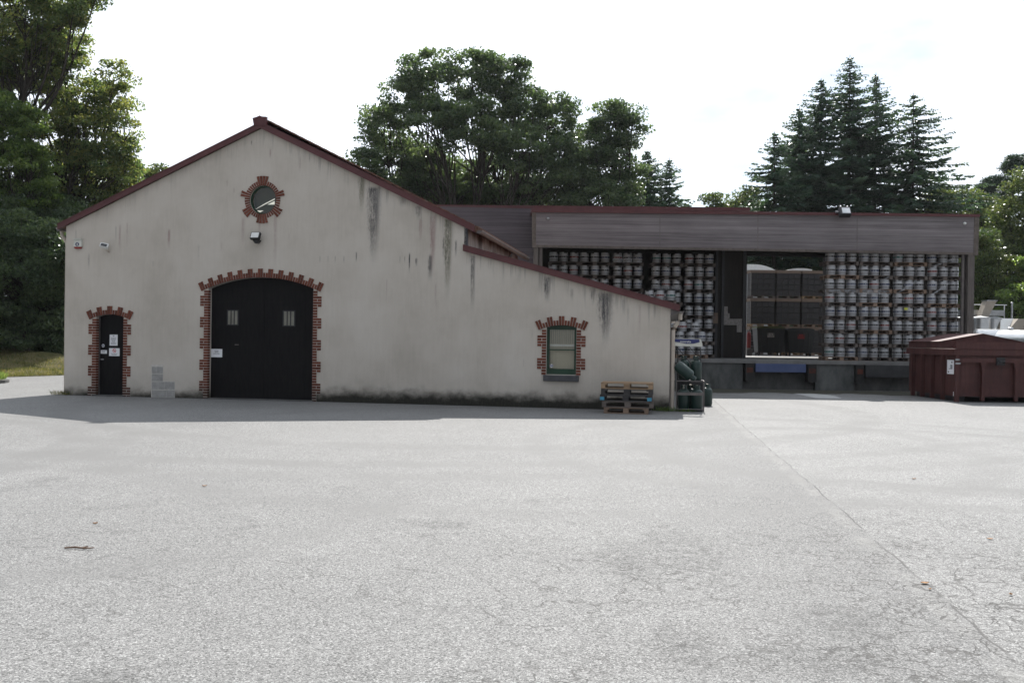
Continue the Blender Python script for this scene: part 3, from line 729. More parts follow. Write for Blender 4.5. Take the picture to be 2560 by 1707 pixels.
g1 = MB(); half_gutter(g1, eR[0] + 0.06, eR[1] + 0.06, 0.0, BD); g1.tube([(eR[0] + .05, 5.0, eR[1]), (eR[0] + .03, 5.0, eR[1] - .12), (eR[0] - .15, 5.0, eR[1] - .22), (bxr + .05, 5.0, eR[1] - .34), (bxr + .05, 5.0, bz2 - .2)], 0.04, 8); g1.build('gutter', M['zinc'], barn)
g2 = MB(); half_gutter(g2, lE[0] + 0.04, lE[1] + 0.0, -0.06, BD, 0.065); g2.build('gutter', M['zinc'], barn)
g3 = MB(); half_gutter(g3, eL[0] - 0.04, eL[1] + 0.03, -0.02, BD, 0.07); g3.build('gutter', M['zinc'], barn)
dp = MB(); xg = lE[0] + 0.02
dp.tube([(xg, 0.05, lE[1] - 0.05), (xg, 0.05, lE[1] - 0.20), (xg - 0.05, 0.05, lE[1] - 0.27), (0.10, 0.05, lE[1] - 0.38), (0.065, 0.05, lE[1] - 0.46), (0.065, 0.05, 0.05)], 0.052, 12)
for zz in (0.75, 1.5, 2.15): dp.tube([(0.065, 0.05, zz), (0.065, 0.05, zz + 0.05)], 0.062, 12)
dp.build('downpipe', M['beige_pipe'], barn, smooth=True)
d2 = MB(); d2.tube([(eL[0] - .04, 0.12, eL[1] - .03), (eL[0] - .02, 0.12, eL[1] - .16), (xl - 0.07, 0.12, eL[1] - 0.34), (xl - 0.05, 0.12, eL[1] - .46), (xl - 0.05, 0.12, 0.85)], 0.05, 10); d2.tube([(xl - .05, .12, .85), (xl - .05, .12, 0.0)], 0.045, 10)
d2.build('downpipe', M['beige_pipe'], barn, smooth=True)
ed_ = MB(); ed_.b2((-0.004, -0.006, 0.0), (0.012, 0.09, lz - 0.16)); ed_.build('corner_trim', M['zinc'], barn)

# ---- brickwork
CH, BT = 0.0712, 0.060                                       # course height, brick height
rb = random.Random(3)
def tint(): return rb.uniform(0.72, 1.22)
def quoin(mb, xe, side, z0, z1, first_wide, rev, chipped=False, phase=0):
    """bricks down one jamb; xe = edge of the opening, side = -1 left / +1 right, from z1 downward"""
    i = 0; z = z1
    while z - CH >= z0 - 0.03:
        blk = ((i + phase) // 4) % 2
        wide = (blk == 0) == first_wide
        zb = max(z - CH + 0.0070, 0.004); zt = z - 0.0060
        wd = 0.225 if wide else 0.112
        split = wide and (i + phase) % 2 == 1
        def bk(xa, xb):
            a, c = sorted((xe + side * xa, xe + side * xb))
            mb.b2((a, -0.014, zb), (c, 0.03, zt), 0, tint())
        if split:
            bk(0.0, 0.105); bk(0.121, wd)
        else:
            bk(0.0, wd)
        # return into the reveal
        r0 = 0.0; a, c = sorted((xe, xe - side * 0.012))
        if rev: mb.b2((a, -0.014 if False else -0.0135, zb + 0.0004), (c, 0.105, zt - 0.0004), 0, tint())
        # mortar bed
        a, c = sorted((xe - side * 0.004, xe + side * (wd + 0.002)))
        mb.b2((a, -0.007, max(z - CH, 0.002)), (c, 0.02, z), 1)
        z -= CH; i += 1
def arch_bricks(mb, info, y_out=0.045):
    cx, cz, R, a0 = info
    aext = a0 + 0.235 / R
    n = max(9, int(round(2 * aext * (R + 0.05) / 0.0715)))
    pat = []
    for k in range(n):
        pat.append(k)
    return cx, cz, R, aext, n
def voussoirs(mb, info, pairs):
    """a ring of headers with pairs of taller ones standing proud like crenels"""
    cx, cz, R, a0 = info
    aext = a0 + 0.215 / R
    step = 2 * aext / (pairs * 2 - 1)                       # merlon, crenel, merlon ...
    for j in range(pairs * 2 - 1):
        tall = j % 2 == 0
        nb = 2
        for k in range(nb):
            t0 = -aext + step * (j + k / nb); t1 = -aext + step * (j + (k + 1) / nb)
            g = 0.0072 / R
            r0, r1 = R - 0.002, R + (0.225 if tall else 0.118)
            def pt(a, r): return (cx + r * math.sin(a), cz + r * math.cos(a))
            poly = [pt(t0 + g, r0), pt(t0 + g, r1), pt(t1 - g, r1), pt(t1 - g, r0)]
            mb.prism(poly, -0.030 if tall else -0.018, 0.02, 0, tint())
        polym = [pt(-aext + step * j, R + 0.004), pt(-aext + step * j, R + (0.222 if tall else 0.116)), pt(-aext + step * (j + 1), R + (0.222 if tall else 0.116)), pt(-aext + step * (j + 1), R + 0.004)]
        mb.prism(polym, -0.009, 0.015, 1)
def surround(x0, x1, zb, zs, info, pairs, rev=True):
    mb = MB()
    quoin(mb, x0, -1, zb, zs - 0.06, False, rev, phase=2); quoin(mb, x1, 1, zb, zs - 0.06, False, False, phase=2)
    voussoirs(mb, info, pairs)
    return mb.build('brick_surround', [M['brick'], M['mortar']], barn)
surround(gx0, gx1, 0.0, gzs, gi, 13)
surround(sx0, sx1, 0.0, szs, si, 5)
surround(wx0, wx1, wz0 - 0.02, wzs, wi, 5, rev=False)
mb = MB(); nb = 44                                          # ring round the oculus
keys = {0: 4, 1: 2, 2: 2, 3: 4, 4: 2, 5: 2}
centres = [90, 19, -37, -90, 217, 161]
for k in range(nb):
    t0, t1 = 2 * math.pi * k / nb, 2 * math.pi * (k + 1) / nb; g = 0.017
    am = math.degrees((t0 + t1) / 2)
    ro = 0.50
    for cdeg, nn_ in zip(centres, (4, 2, 2, 4, 2, 2)):
        dd = (am - cdeg + 180) % 360 - 180
        if abs(dd) < nn_ * 360 / nb / 2 + 0.5: ro = 0.625
    pt = lambda a, r: (rcx + r * math.cos(a), rcz + r * math.sin(a))
    mb.prism([pt(t0 + g, rr - .002), pt(t0 + g, ro), pt(t1 - g, ro), pt(t1 - g, rr - .002)], -0.028 if ro > .55 else -0.016, 0.06, 0, tint())
    mb.prism([pt(t0, rr + .004), pt(t0, ro - .004), pt(t1, ro - .004), pt(t1, rr + .004)], -0.009, 0.02, 1)
mb.build('brick_surround', [M['brick'], M['mortar']], barn)

# ---- doors and windows
def lines(mb, x0, x1, z0, z1, n, y, seed, mi=1, fill=0.75):
    r_ = random.Random(seed); h = (z1 - z0) / n
    for i in range(n):
        zc = z1 - h * (i + 0.5); w = (x1 - x0) * r_.uniform(0.55, 1.0) * 0.95; x = (x0 + x1) / 2 - w / 2; xe = x + w
        while x < xe - 0.004:
            l_ = min(r_.uniform(0.015, 0.06), xe - x); mb.b2((x, y - 0.0006, zc - h * fill / 4), (x + l_ * 0.85, y, zc + h * fill / 4), mi); x += l_
YD = 0.19
md = MB(); md.prism(hole_g, YD, YD + 0.05)
gdoor = md.build('garage_door', M['black_paint'], barn)
mm = (gx0 + gx1) / 2
bd = MB()
for i in range(1, 20):
    xx = gx0 + (gx1 - gx0) * i / 20
    bd.b2((xx - 0.004, YD - 0.004, 0.06), (xx + 0.004, YD + 0.001, gi[1] + math.sqrt(max(gi[2] ** 2 - (xx - gi[0]) ** 2, 0)) - 0.05))
bd.b2((mm - 0.035, YD - 0.02, 0.05), (mm + 0.035, YD + 0.001, gzc - 0.02))
for zz in (0.55, 1.75, 2.6): bd.b2((gx0 + .04, YD - .008, zz), (mm - 0.06, YD + .001, zz + .09)); bd.b2((mm + .06, YD - .008, zz), (gx1 - .04, YD + .001, zz + .09))
bd.build('door_boards', M['black_paint'], gdoor)
th = MB(); th.b2((gx0 - .05, -0.05, 0.0), (gx1 + .05, YD, 0.022)); th.build('threshold', M['concrete'], barn)
for pxa, pya, pxb, pyb in ((570.5, 777, 594, 811), (710, 778.5, 735.5, 813.5)):
    x0_, z1_ = L(pxa, pya, YD); x1_, z0_ = L(pxb, pyb, YD)
    wm = MB(); wm.b2((x0_ - .03, YD - .018, z0_ - .03), (x1_ + .03, YD - .004, z0_)); wm.b2((x0_ - .03, YD - .018, z1_), (x1_ + .03, YD - .004, z1_ + .03)); wm.b2((x0_ - .03, YD - .018, z0_), (x0_, YD - .004, z1_)); wm.b2((x1_, YD - .018, z0_), (x1_ + .03, YD - .004, z1_))
    fr_ = wm.build('door_window', M['black_metal'], gdoor)
    pn = MB(); pn.b2((x0_, YD - .007, z0_), (x1_, YD - .003, z1_)); pn.build('pane', worn('dusty_pane', (0.16, 0.15, 0.12), (0.24, 0.23, 0.19), 5, .4), fr_)
    bb = MB()
    for k in (1, 2): xx = x0_ + (x1_ - x0_) * k / 3; bb.b2((xx - .012, YD - .022, z0_ - .004), (xx + .012, YD - .009, z1_ + .004))
    bb.build('bar', M['black_metal'], fr_)
hx, hz = L(594, 861.5, YD)
hd = MB(); hd.b2((hx - 0.06, YD - .05, hz - 0.012), (hx + 0.05, YD - .03, hz + 0.012)); hd.b2((hx - 0.02, YD - .05, hz - 0.008), (hx, YD, hz + 0.008)); hd.build('door_handle', M['zinc'], gdoor)
hx, hz = L(521, 884, YD)
hd = MB(); hd.b2((hx + 0.005, YD - .035, hz - 0.11), (hx + 0.035, YD - .004, hz + 0.11)); hd.build('pull_handle', M['zinc'], gdoor)

YS = RV
md = MB(); md.prism([(sx0, 0.03)] + sa + [(sx1, 0.03)], YS, YS + 0.05); sdoor = md.build('side_door', M['black_paint'], barn)
fm = MB(); fm.b2((sx0, YS - .03, 0.03), (sx0 + 0.03, YS - .002, szs)); fm.build('door_frame', M['zinc'], sdoor)
hx, hz = L(259.5, 898, YS)
hd = MB(); hd.b2((hx - 0.06, YS - .06, hz - 0.012), (hx + 0.03, YS - .04, hz + 0.012)); hd.b2((hx - .06, YS - .06, hz - .01), (hx - .04, YS, hz + .01)); hd.build('door_handle', M['galv'], sdoor)
th = MB(); th.b2((sx0 - .05, -0.06, 0.0), (sx1 + .05, YS, 0.028)); th.build('threshold', M['concrete'], barn)

def loc_thing(name, label, cat, x, z, y=0.0, group=None):
    p = Vector((B0.x, B0.y, 0)) + bx * x + bw * y; return thing(name, label, cat, (p.x, p.y, z), BRZ, group)
def notice(name, label, pa, pb, w, seed, rows, extra=None, cat='notice'):
    xa, z1_ = L(*pa, w); xb, z0_ = L(*pb, w); cx_, cz_ = (xa + xb) / 2, (z0_ + z1_) / 2
    t_ = loc_thing(name, label, cat, cx_, cz_, w, 'paper notices on the barn doors' if cat == 'notice' else None)
    hw, hh = (xb - xa) / 2, (z1_ - z0_) / 2
    m = MB(); m.b2((-hw, -0.0045, -hh), (hw, -0.0015, hh)); m.build('sheet', M['paper'], t_)
    m = MB()
    for (x0_, x1_, y0_, y1_, n_) in rows: lines(m, x0_ * hw, x1_ * hw, y0_ * hh, y1_ * hh, n_, -0.0048, seed, 0)
    if m.v: m.build('print', M['ink'], t_)
    if extra: extra(t_, hw, hh)
    return t_
notice('notice', 'white notice with three lines of print on the wide black garage door', (528, 872), (555.5, 893), YD - 0.012, 3, [(-.6, .6, -.3, .75, 3)])
notice('notice', 'tall white notice covered in small print on the narrow black door', (274.5, 836.3), (294, 864), YS - 0.004, 5, [(-.75, .75, -.8, .5, 9), (-.3, .3, .62, .9, 1)])
def nosmoke(t_, hw, hh):
    m = MB(); R_ = hh * 0.52; zc = hh * 0.36
    for k in range(24):
        a0, a1 = 2 * math.pi * k / 24, 2 * math.pi * (k + 1) / 24
        p = lambda a, r: (r * math.cos(a), zc + r * math.sin(a))
        m.prism([p(a0, R_ * .76), p(a0, R_), p(a1, R_), p(a1, R_ * .76)], -0.0056, -0.0046)
    d_ = R_ * 0.62; m.prism([(-d_ - .006, zc + d_ - .006), (-d_ + .006, zc + d_ + .006), (d_ + .006, zc - d_ + .006), (d_ - .006, zc - d_ - .006)], -0.0062, -0.0048)
    m.build('ban_symbol', M['red_ink'], t_)
    m = MB(); m.b2((-R_ * .5, -0.0053, zc - .008), (R_ * .5, -0.0047, zc + .008)); m.build('cigarette', M['ink'], t_)
notice('notice', 'white no-smoking sign with a red ban ring on the narrow black door', (273, 870), (299, 890), YS - 0.004, 7, [(-.9, .9, -.85, -.3, 2)], nosmoke)
notice('notice', 'small white label beside the handle of the narrow black door', (252, 875), (267.5, 884), YS - 0.004, 9, [(-.8, .8, -.6, .7, 2)])
def disc(name, label, pc, w, r_):
    x_, z_ = L(*pc, w); t_ = loc_thing(name, label, 'sticker', x_, z_, w, 'round white stickers on the barn')
    m = MB(); m.prism([(r_ * math.cos(a), r_ * math.sin(a)) for a in np.linspace(0, 2 * math.pi, 20, endpoint=False)], -0.004, -0.001); m.build('disc', M['paper'], t_)
    m = MB()
    for k in range(20):
        a0, a1 = 2 * math.pi * k / 20, 2 * math.pi * (k + 1) / 20
        if k in (4, 5, 14, 15): continue
        p = lambda a, q: (q * math.cos(a), q * math.sin(a))
        m.prism([p(a0, r_ * .62), p(a0, r_ * .84), p(a1, r_ * .84), p(a1, r_ * .62)], -0.005, -0.0042)
    m.b2((-r_ * .4, -0.005, -.012), (r_ * .4, -0.0042, .012)); m.build('emblem', M['blue_ink'], t_)
disc('sticker', 'round white sticker above the handle of the narrow black door', (258, 864), YS - 0.004, 0.045)
disc('sticker', 'round white sticker at the left edge of the garage door', (521, 858.5), YD - 0.012, 0.045)
disc('sticker', 'round white sticker in the corner of the green window', (1378.5, 914), 0.128, 0.045)

# green window
YW = 0.12
wd_ = MB()
gl0 = (wx0 + 0.065, wz0 + 0.14); gl1 = (wx1 - 0.065, wzs - 0.06)
zt = gl0[1] + (gl1[1] - gl0[1]) * 0.485
wd_.b2((wx0, YW, wz0), (gl0[0], YW + .06, wzs)); wd_.b2((gl1[0], YW, wz0), (wx1, YW + .06, wzs)); wd_.b2((gl0[0], YW + .001, wz0), (gl1[0], YW + .059, gl0[1]))
wd_.prism([(gl0[0], gl1[1]), (gl0[0], wzs)] + [(p[0], p[1]) for p in wa if gl0[0] < p[0] < gl1[0]] + [(gl1[0], wzs), (gl1[0], gl1[1])], YW + .001, YW + .059)
wd_.b2((gl0[0], YW + .004, zt - .014), (gl1[0], YW + .055, zt + .014))
win = wd_.build('window', M['green_paint'], barn)
m = MB(); m.b2((gl0[0], YW + .03, gl0[1]), (gl1[0], YW + .034, gl1[1])); m.build('pane', M['glass'], win)
m = MB()
for k in range(13):
    xx = gl0[0] + (gl1[0] - gl0[0]) * k / 13; w2 = (gl1[0] - gl0[0]) / 13
    m.prism([(xx + .002, zt), (xx + .002, gl1[1]), (xx + w2 - .016, gl1[1]), (xx + w2 - .016, zt)], YW + .07 + .012 * (k % 2), YW + .085 + .012 * (k % 2))
m.b2((gl0[0], YW + .12, gl0[1]), (gl1[0], YW + .13, zt + .16)); m.build('curtain', M['curtain'], win)
m = MB(); m.b2((gl0[0], YW + .060, zt + .09), (gl1[0], YW + .066, zt + .14)); m.build('reflected_strip', M['white'], win)  # white bar standing in for a bright strip of reflection in the glass
m = MB(); m.b2((wx0 - .06, -0.07, wz0 - 0.165), (wx1 + .07, YW + .05, wz0 - 0.012)); m.build('window_sill', M['slate'], barn, bevel=.01)
# oculus
ow = MB()
for k in range(40):
    a0, a1 = 2 * math.pi * k / 40, 2 * math.pi * (k + 1) / 40
    p = lambda a, q: (rcx + q * math.cos(a), rcz + q * math.sin(a))
    ow.prism([p(a0, rr - .04), p(a0, rr), p(a1, rr), p(a1, rr - .04)], 0.10, 0.16)
oc = ow.build('round_window', M['green_paint'], barn)
m = MB(); m.prism([(rcx + (rr - .035) * math.cos(a), rcz + (rr - .035) * math.sin(a)) for a in np.linspace(0, 2 * math.pi, 32, endpoint=False)], 0.125, 0.129); m.build('pane', M['glass'], oc)
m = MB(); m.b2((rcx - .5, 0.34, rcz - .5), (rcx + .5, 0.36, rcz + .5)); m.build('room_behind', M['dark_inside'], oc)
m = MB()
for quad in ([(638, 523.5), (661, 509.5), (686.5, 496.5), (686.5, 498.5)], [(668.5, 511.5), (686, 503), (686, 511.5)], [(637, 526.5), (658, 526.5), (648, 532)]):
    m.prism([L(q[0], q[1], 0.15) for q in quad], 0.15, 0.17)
em = bpy.data.materials.new('shard_glow'); em.use_nodes = True; eb = em.node_tree.nodes['Principled BSDF']; eb.inputs['Base Color'].default_value = (.8, .8, .75, 1); eb.inputs['Emission Color'].default_value = (1, .98, .9, 1); eb.inputs['Emission Strength'].default_value = 0.26
m.build('glow_shard', em, oc)  # added glowing shards in place of daylight seen through the pane

# bare block repair
bp = MB()
def blk(pa, pb):
    xa, z1_ = L(*pa); xb, z0_ = L(*pb); bp.b2((xa + .006, -0.007, max(z0_, .004) + .006), (xb - .006, 0.02, z1_ - .006), 0, rb.uniform(.8, 1.1))
for pa, pb in (((379.5, 916), (390.5, 934)), ((390.5, 916), (407.5, 934)), ((379.5, 934), (407.5, 953.5)), ((379.5, 953.5), (395, 974)), ((395, 953.5), (411, 974)), ((411, 953.5), (437, 974)), ((379.5, 974), (416, 996)), ((416, 974), (437, 996))): blk(pa, pb)
xa, z1_ = L(379, 911); xb, z0_ = L(407.5, 990); xc, z2_ = L(437.5, 953)
bp.prism([(xa, 0.002), (xa, z1_), (xb, z1_), (xb, z2_), (xc, z2_), (xc, 0.002)], -0.004, 0.012, 1)
bp.build('block_patch', [M['block'], M['mortar']], barn)

# ---- things fixed to the barn
x_, z_ = L(646, 592)
fl = loc_thing('floodlight', 'square floodlight with dark frame below the round window of the barn', 'floodlight', x_, z_, 0.0, 'floodlights')
rotx = Matrix.Rotation(math.radians(-28), 3, 'X')
m = MB(); m.box((0, -0.17, 0.0), (0.26, 0.09, 0.20), 0, rotx); m.build('housing', M['black_metal'], fl, bevel=.01)
m = MB(); m.box(Vector((0, -0.17, 0)) + rotx @ Vector((0, -0.048, 0)), (0.21, 0.006, 0.155), 0, rotx); m.build('lens', M['white'], fl)
m = MB(); m.prism([(-.10, -.10), (.10, -.10), (.035, -.19), (-.03, -.19)], -0.15, -0.02); m.tube([(0, -0.14, -.04), (0, -0.02, -.14)], 0.02, 8); m.build('bracket', M['black_metal'], fl)
x0_, z1_ = L(187.4, 597); x1_, z0_ = L(206.6, 622.3)
sr = loc_thing('alarm_siren', 'white alarm siren box with red base high on the barn wall', 'alarm siren', (x0_ + x1_) / 2, (z0_ + z1_) / 2)
hw, hh = (x1_ - x0_) / 2, (z1_ - z0_) / 2
m = MB(); m.hexa([(-hw, 0, -hh * .62), (hw, 0, -hh * .62), (hw, -.07, -hh * .62), (-hw, -.07, -hh * .62)], [(-hw, 0, hh * .86), (hw, 0, hh * .86), (hw * .92, -.05, hh * .86), (-hw * .92, -.05, hh * .86)]); m.build('housing', M['header_white'], sr)
m = MB(); m.b2((-hw * 1.05, -0.085, hh * .87), (hw * 1.05, 0, hh)); m.build('hood', M['header_white'], sr)
m = MB(); m.hexa([(-hw * .7, 0, -hh), (hw * .7, 0, -hh), (hw * .7, -.05, -hh), (-hw * .7, -.05, -hh)], [(-hw * .97, 0, -hh * .63), (hw * .97, 0, -hh * .63), (hw * .97, -.068, -hh * .63), (-hw * .97, -.068, -hh * .63)]); m.build('lamp_cover', M['red_lamp'], sr)
m = MB()
for k in range(16):
    if k in (4, 12): continue
    a0, a1 = 2 * math.pi * k / 16, 2 * math.pi * (k + 1) / 16; p = lambda a, q: (q * math.cos(a), -.02 + q * math.sin(a))
    m.prism([p(a0, .035), p(a0, .05), p(a1, .05), p(a1, .035)], -0.0795, -0.062)
m.build('emblem', M['blue_ink'], sr)
x_, z_ = L(268, 618)
sp = loc_thing('floodlight', 'small white spotlight on the barn wall beside the alarm siren', 'floodlight', x_, z_, 0.0, 'floodlights')
r2 = Matrix.Rotation(math.radians(-35), 3, 'X') @ Matrix.Rotation(math.radians(20), 3, 'Z')
m = MB(); m.box((0, -0.13, 0.02), (0.22, 0.11, 0.13), 0, r2); m.build('housing', M['white'], sp, bevel=.015)
m = MB(); m.box(Vector((0, -0.13, .02)) + r2 @ Vector((0, -.057, -.01)), (0.16, 0.004, 0.085), 0, r2); m.build('lens', M['slate'], sp)
m = MB(); m.tube([(.05, -0.10, -.04), (.06, -0.06, -.12), (.06, 0, -.13)], 0.018, 8); m.build('bracket', M['beige_pipe'], sp)
# weeds at the wall's foot
def weeds(label, cx_, cy_, n_, hmax, spread, mat='grass', cat='weeds', name='weed_tuft'):
    p = np.stack([rng.normal(cx_, spread, n_), rng.normal(cy_, spread * .5, n_), np.zeros(n_)], 1)
    C, A, B = blades(n_, p, 0.03, hmax, 0.006)
    return tag(quads_mesh(name, C, A, B, rng.uniform(0, 1, n_), M[mat]), label, cat, 'weeds along the walls')
q = Vector((B0.x, B0.y, 0)) + bx * (xl - .05) - bw * .08
weeds('tuft of wild grass at the left corner of the barn', q.x, q.y, 170, 0.17, 0.16)
q = Vector((B0.x, B0.y, 0)) - bw * .10
weeds('small green weeds at the foot of the barn downpipe', q.x - .1, q.y, 160, 0.16, 0.14, 'leaf_bright')
q = G(1712, 1029)
weeds('low sunlit weeds in front of the gas bottle rack', q.x, q.y, 160, 0.10, 0.15, 'leaf_bright')
# ================================================================== WAREHOUSE (open loading bay)
YF, YD0, ZF = 33.7, 33.4, 1.08                              # fascia plane, dock front, floor level
wh = thing('warehouse', 'long flat-roofed loading bay clad in weathered grey horizontal boards', 'warehouse', (9, YF, 0))
def wbuild(mb, name, mat, parent=wh, **k):
    o = mb.build(name, mat, None, **k)
    o.parent = parent
    o.matrix_parent_inverse = parent.matrix_basis.inverted() if parent.parent is None and parent.type == 'EMPTY' else Matrix.Identity(4)
    return o
def frontal(mb, pts, y0, y1, mi=0):                         # polygon given by photo pixels at depth y0, pushed back to y1
    pp = [P(px, py, y0) for px, py in pts]
    mb.prism([(p.x, p.z) for p in pp], y0, y1, mi)
f0, f1, f2, f3 = (1330, 530), (2448, 541), (2445, 637), (1331, 618)
m = MB(); frontal(m, [f0, f1, f2, f3], YF, YF + 0.12); fascia = wbuild(m, 'fascia', M['timber'])
m = MB()
for px in (1650, 1895, 2143):
    k = (px - 1330) / 1118; yt, yb = 530 + 11 * k, 618 + 19 * k
    frontal(m, [(px - 1.0, yt + 1), (px + 1.0, yt + 1), (px + .4, yb - 1), (px - 1.6, yb - 1)], YF - 0.004, YF + 0.01)
wbuild(m, 'panel_joint', M['zinc'])
m = MB(); frontal(m, [(1330, 530), (1340, 530), (1340, 618.5), (1330.5, 618.5)], YF - 0.02, YF + 0.12); frontal(m, [(2436.5, 541), (2448.5, 541), (2445.5, 638), (2434, 638)], YF - 0.02, YF + 3.0)
frontal(m, [(1340.5, 612), (2434, 631), (2434, 637), (1340.5, 618)], YF - 0.012, YF + .1)
wbuild(m, 'trim_board', M['trim'])
m = MB(); frontal(m, [(1328, 522.5), (2450, 535.5), (2450, 542.5), (1328, 530.5)], YF - 0.06, YF + 3.2); wbuild(m, 'roof_edge_cap', M['maroon'])
m = MB(); frontal(m, [(1040, 515), (1336, 522), (1336, 720), (1040, 715)], 34.7, 34.85); wbuild(m, 'rear_fascia', M['timber_shaded'])
m = MB(); frontal(m, [(1010, 511), (1875, 519), (1875, 528), (1010, 520.5)], 35.4, 44.5); wbuild(m, 'upper_roof_edge', M['maroon'])
XL = P(1332, 700, YF).x; XR = P(2437, 700, YF).x; XO0 = P(1866, 760, 36.6).x; XO1 = P(2056, 760, 43.2).x; YB = 43.2
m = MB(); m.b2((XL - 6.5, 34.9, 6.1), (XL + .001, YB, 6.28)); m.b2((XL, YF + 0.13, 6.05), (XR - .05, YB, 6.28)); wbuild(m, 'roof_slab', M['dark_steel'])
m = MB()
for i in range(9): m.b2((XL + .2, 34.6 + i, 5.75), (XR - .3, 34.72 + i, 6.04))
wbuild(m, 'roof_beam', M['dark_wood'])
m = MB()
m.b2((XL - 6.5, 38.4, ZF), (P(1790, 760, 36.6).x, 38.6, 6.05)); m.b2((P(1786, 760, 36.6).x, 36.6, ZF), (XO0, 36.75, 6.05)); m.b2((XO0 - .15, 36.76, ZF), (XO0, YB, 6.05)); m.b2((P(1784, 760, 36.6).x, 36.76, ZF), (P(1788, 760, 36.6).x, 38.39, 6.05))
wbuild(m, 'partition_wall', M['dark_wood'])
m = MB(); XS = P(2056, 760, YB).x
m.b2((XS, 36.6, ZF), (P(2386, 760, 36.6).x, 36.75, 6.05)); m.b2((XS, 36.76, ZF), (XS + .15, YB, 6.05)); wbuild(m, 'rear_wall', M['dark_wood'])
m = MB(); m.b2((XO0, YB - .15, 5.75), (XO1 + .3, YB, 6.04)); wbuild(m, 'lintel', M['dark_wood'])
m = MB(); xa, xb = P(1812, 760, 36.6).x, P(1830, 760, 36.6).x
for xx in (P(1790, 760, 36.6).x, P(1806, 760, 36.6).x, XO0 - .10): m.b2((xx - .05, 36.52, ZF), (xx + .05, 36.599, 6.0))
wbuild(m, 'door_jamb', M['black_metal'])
# posts
m = MB(); frontal(m, [(1334, 619), (1346, 619), (1346, 760), (1334, 760)], YF + .02, YF + .25); frontal(m, [(1348, 619), (1356, 619), (1356, 760), (1348, 760)], YF + .1, YF + .25); wbuild(m, 'post', M['post'])
m = MB(); q = P(2421, 640, YF).x; q2 = P(2437, 640, YF).x; m.b2((q, YF + .01, 0), (q2, YF + .24, P(2430, 636, YF).z)); wbuild(m, 'post', M['post'])
m = MB(); q3 = P(2414.5, 640, YF).x; m.tube([(q3, YF + .2, 0), (q3, YF + .2, P(2414, 636, YF).z)], 0.07, 10); wbuild(m, 'downpipe', M['zinc'], smooth=True)
# dock
XD0 = -1.5; XD1 = XR + .1
m = MB(); m.b2((XD0, YD0 + .30, 0), (XD1, 47.5, ZF - .13)); dock = wbuild(m, 'loading_dock', M['concrete'])
m = MB(); m.b2((XD0, YD0, ZF - .129), (XD1, 60, ZF)); dk_floor = wbuild(m, 'dock_floor', worn('dock_floor', (0.12, 0.118, 0.115), (0.21, 0.205, 0.20), 2.0, .8))
def dX(px): return P(px, 930, YD0).x
def dZ(py): return P(1950, py, YD0).z
m = MB()
M['dock_face'] =  worn('dock_face_concrete', (0.035, 0.037, 0.037), (0.14, 0.143, 0.14), 1.6, .9, stretch=(1.4, 1, .7), bump=.5, detail=8)
for a, b_ in ((1560, 1857), (2040, 2137)):
    m = MB(); m.b2((dX(a), YD0 + .06, 0), (dX(b_), YD0 + .299, ZF - .131)); wbuild(m, 'dock_face', M['dock_face'])
for a, b_ in ((1863, 1883), (2019, 2039), (2139, 2157)):
    m = MB(); m.b2((dX(a), YD0 - .10, 0.30), (dX(b_), YD0 + .298, ZF - .132)); bmp = wbuild(m, 'dock_bumper', M['rubber'])
    m = MB(); m.b2((dX(a + 2), YD0 - .108, .62), (dX(b_ - 2), YD0 - .1, .80)); wbuild(m, 'warning_mark', M['orange_mark'])
m = MB(); m.b2((dX(1888), YD0 - .05, dZ(930.5)), (dX(2014), YD0 + .25, ZF - .135)); wbuild(m, 'dock_leveller', M['blue_steel'], bevel=.01)
m = MB(); m.b2((dX(2163), YD0 - .03, dZ(940)), (dX(2290), YD0 + .25, ZF - .135)); wbuild(m, 'dock_leveller', M['dark_steel'], bevel=.01)
m = MB()
for pa, pb in (((1806, 766), (1819, 783.5)), ((1806, 783), (1823.5, 797)), ((1806, 796.5), (1855, 813)), ((1842, 812.5), (1854.5, 830.5))):
    a = P(*pa, 36.6); b_ = P(*pb, 36.6); m.b2((a.x, 36.575, a.z), (b_.x, 36.598, b_.z))
wbuild(m, 'wall_patch', M['pale_gravel'])
a, b_ = P(1785, 781, 36.0), P(1801, 808, 36.0)
m = MB(); m.b2((a.x, 36.46, b_.z), (b_.x, 36.50, a.z)); tag(m.build('notice_board', M['board']), 'pale cream board hanging beside the keg stack left of the opening', 'board')
# dirt at the foot of the dock, and the pale apron
d0 = MB(); pts = [(dX(1560), YD0 + .05), (dX(2290), YD0 + .05)] + [(dX(px), YD0 - 2.3 + .35 * math.sin(px * .031) + .12 * math.sin(px * .11)) for px in range(2290, 1559, -15)]
d0.add([(p[0], p[1], 0.004) for p in pts], [tuple(range(len(pts)))]); tag(d0.build('dirt_strip', M['soil']), None, None, kind='structure')
ap = [G(1985, 984), G(2025, 984), G(2060, 986), G(2088, 990), G(2105, 996), G(2040, 995)]
d1 = MB(); d1.add([(p.x, p.y, 0.005) for p in ap], [tuple(range(6))]); tag(d1.build('concrete_apron', worn('pale_concrete', (.30, .30, .30), (.40, .40, .39), 3, .9)), None, None, kind='structure')

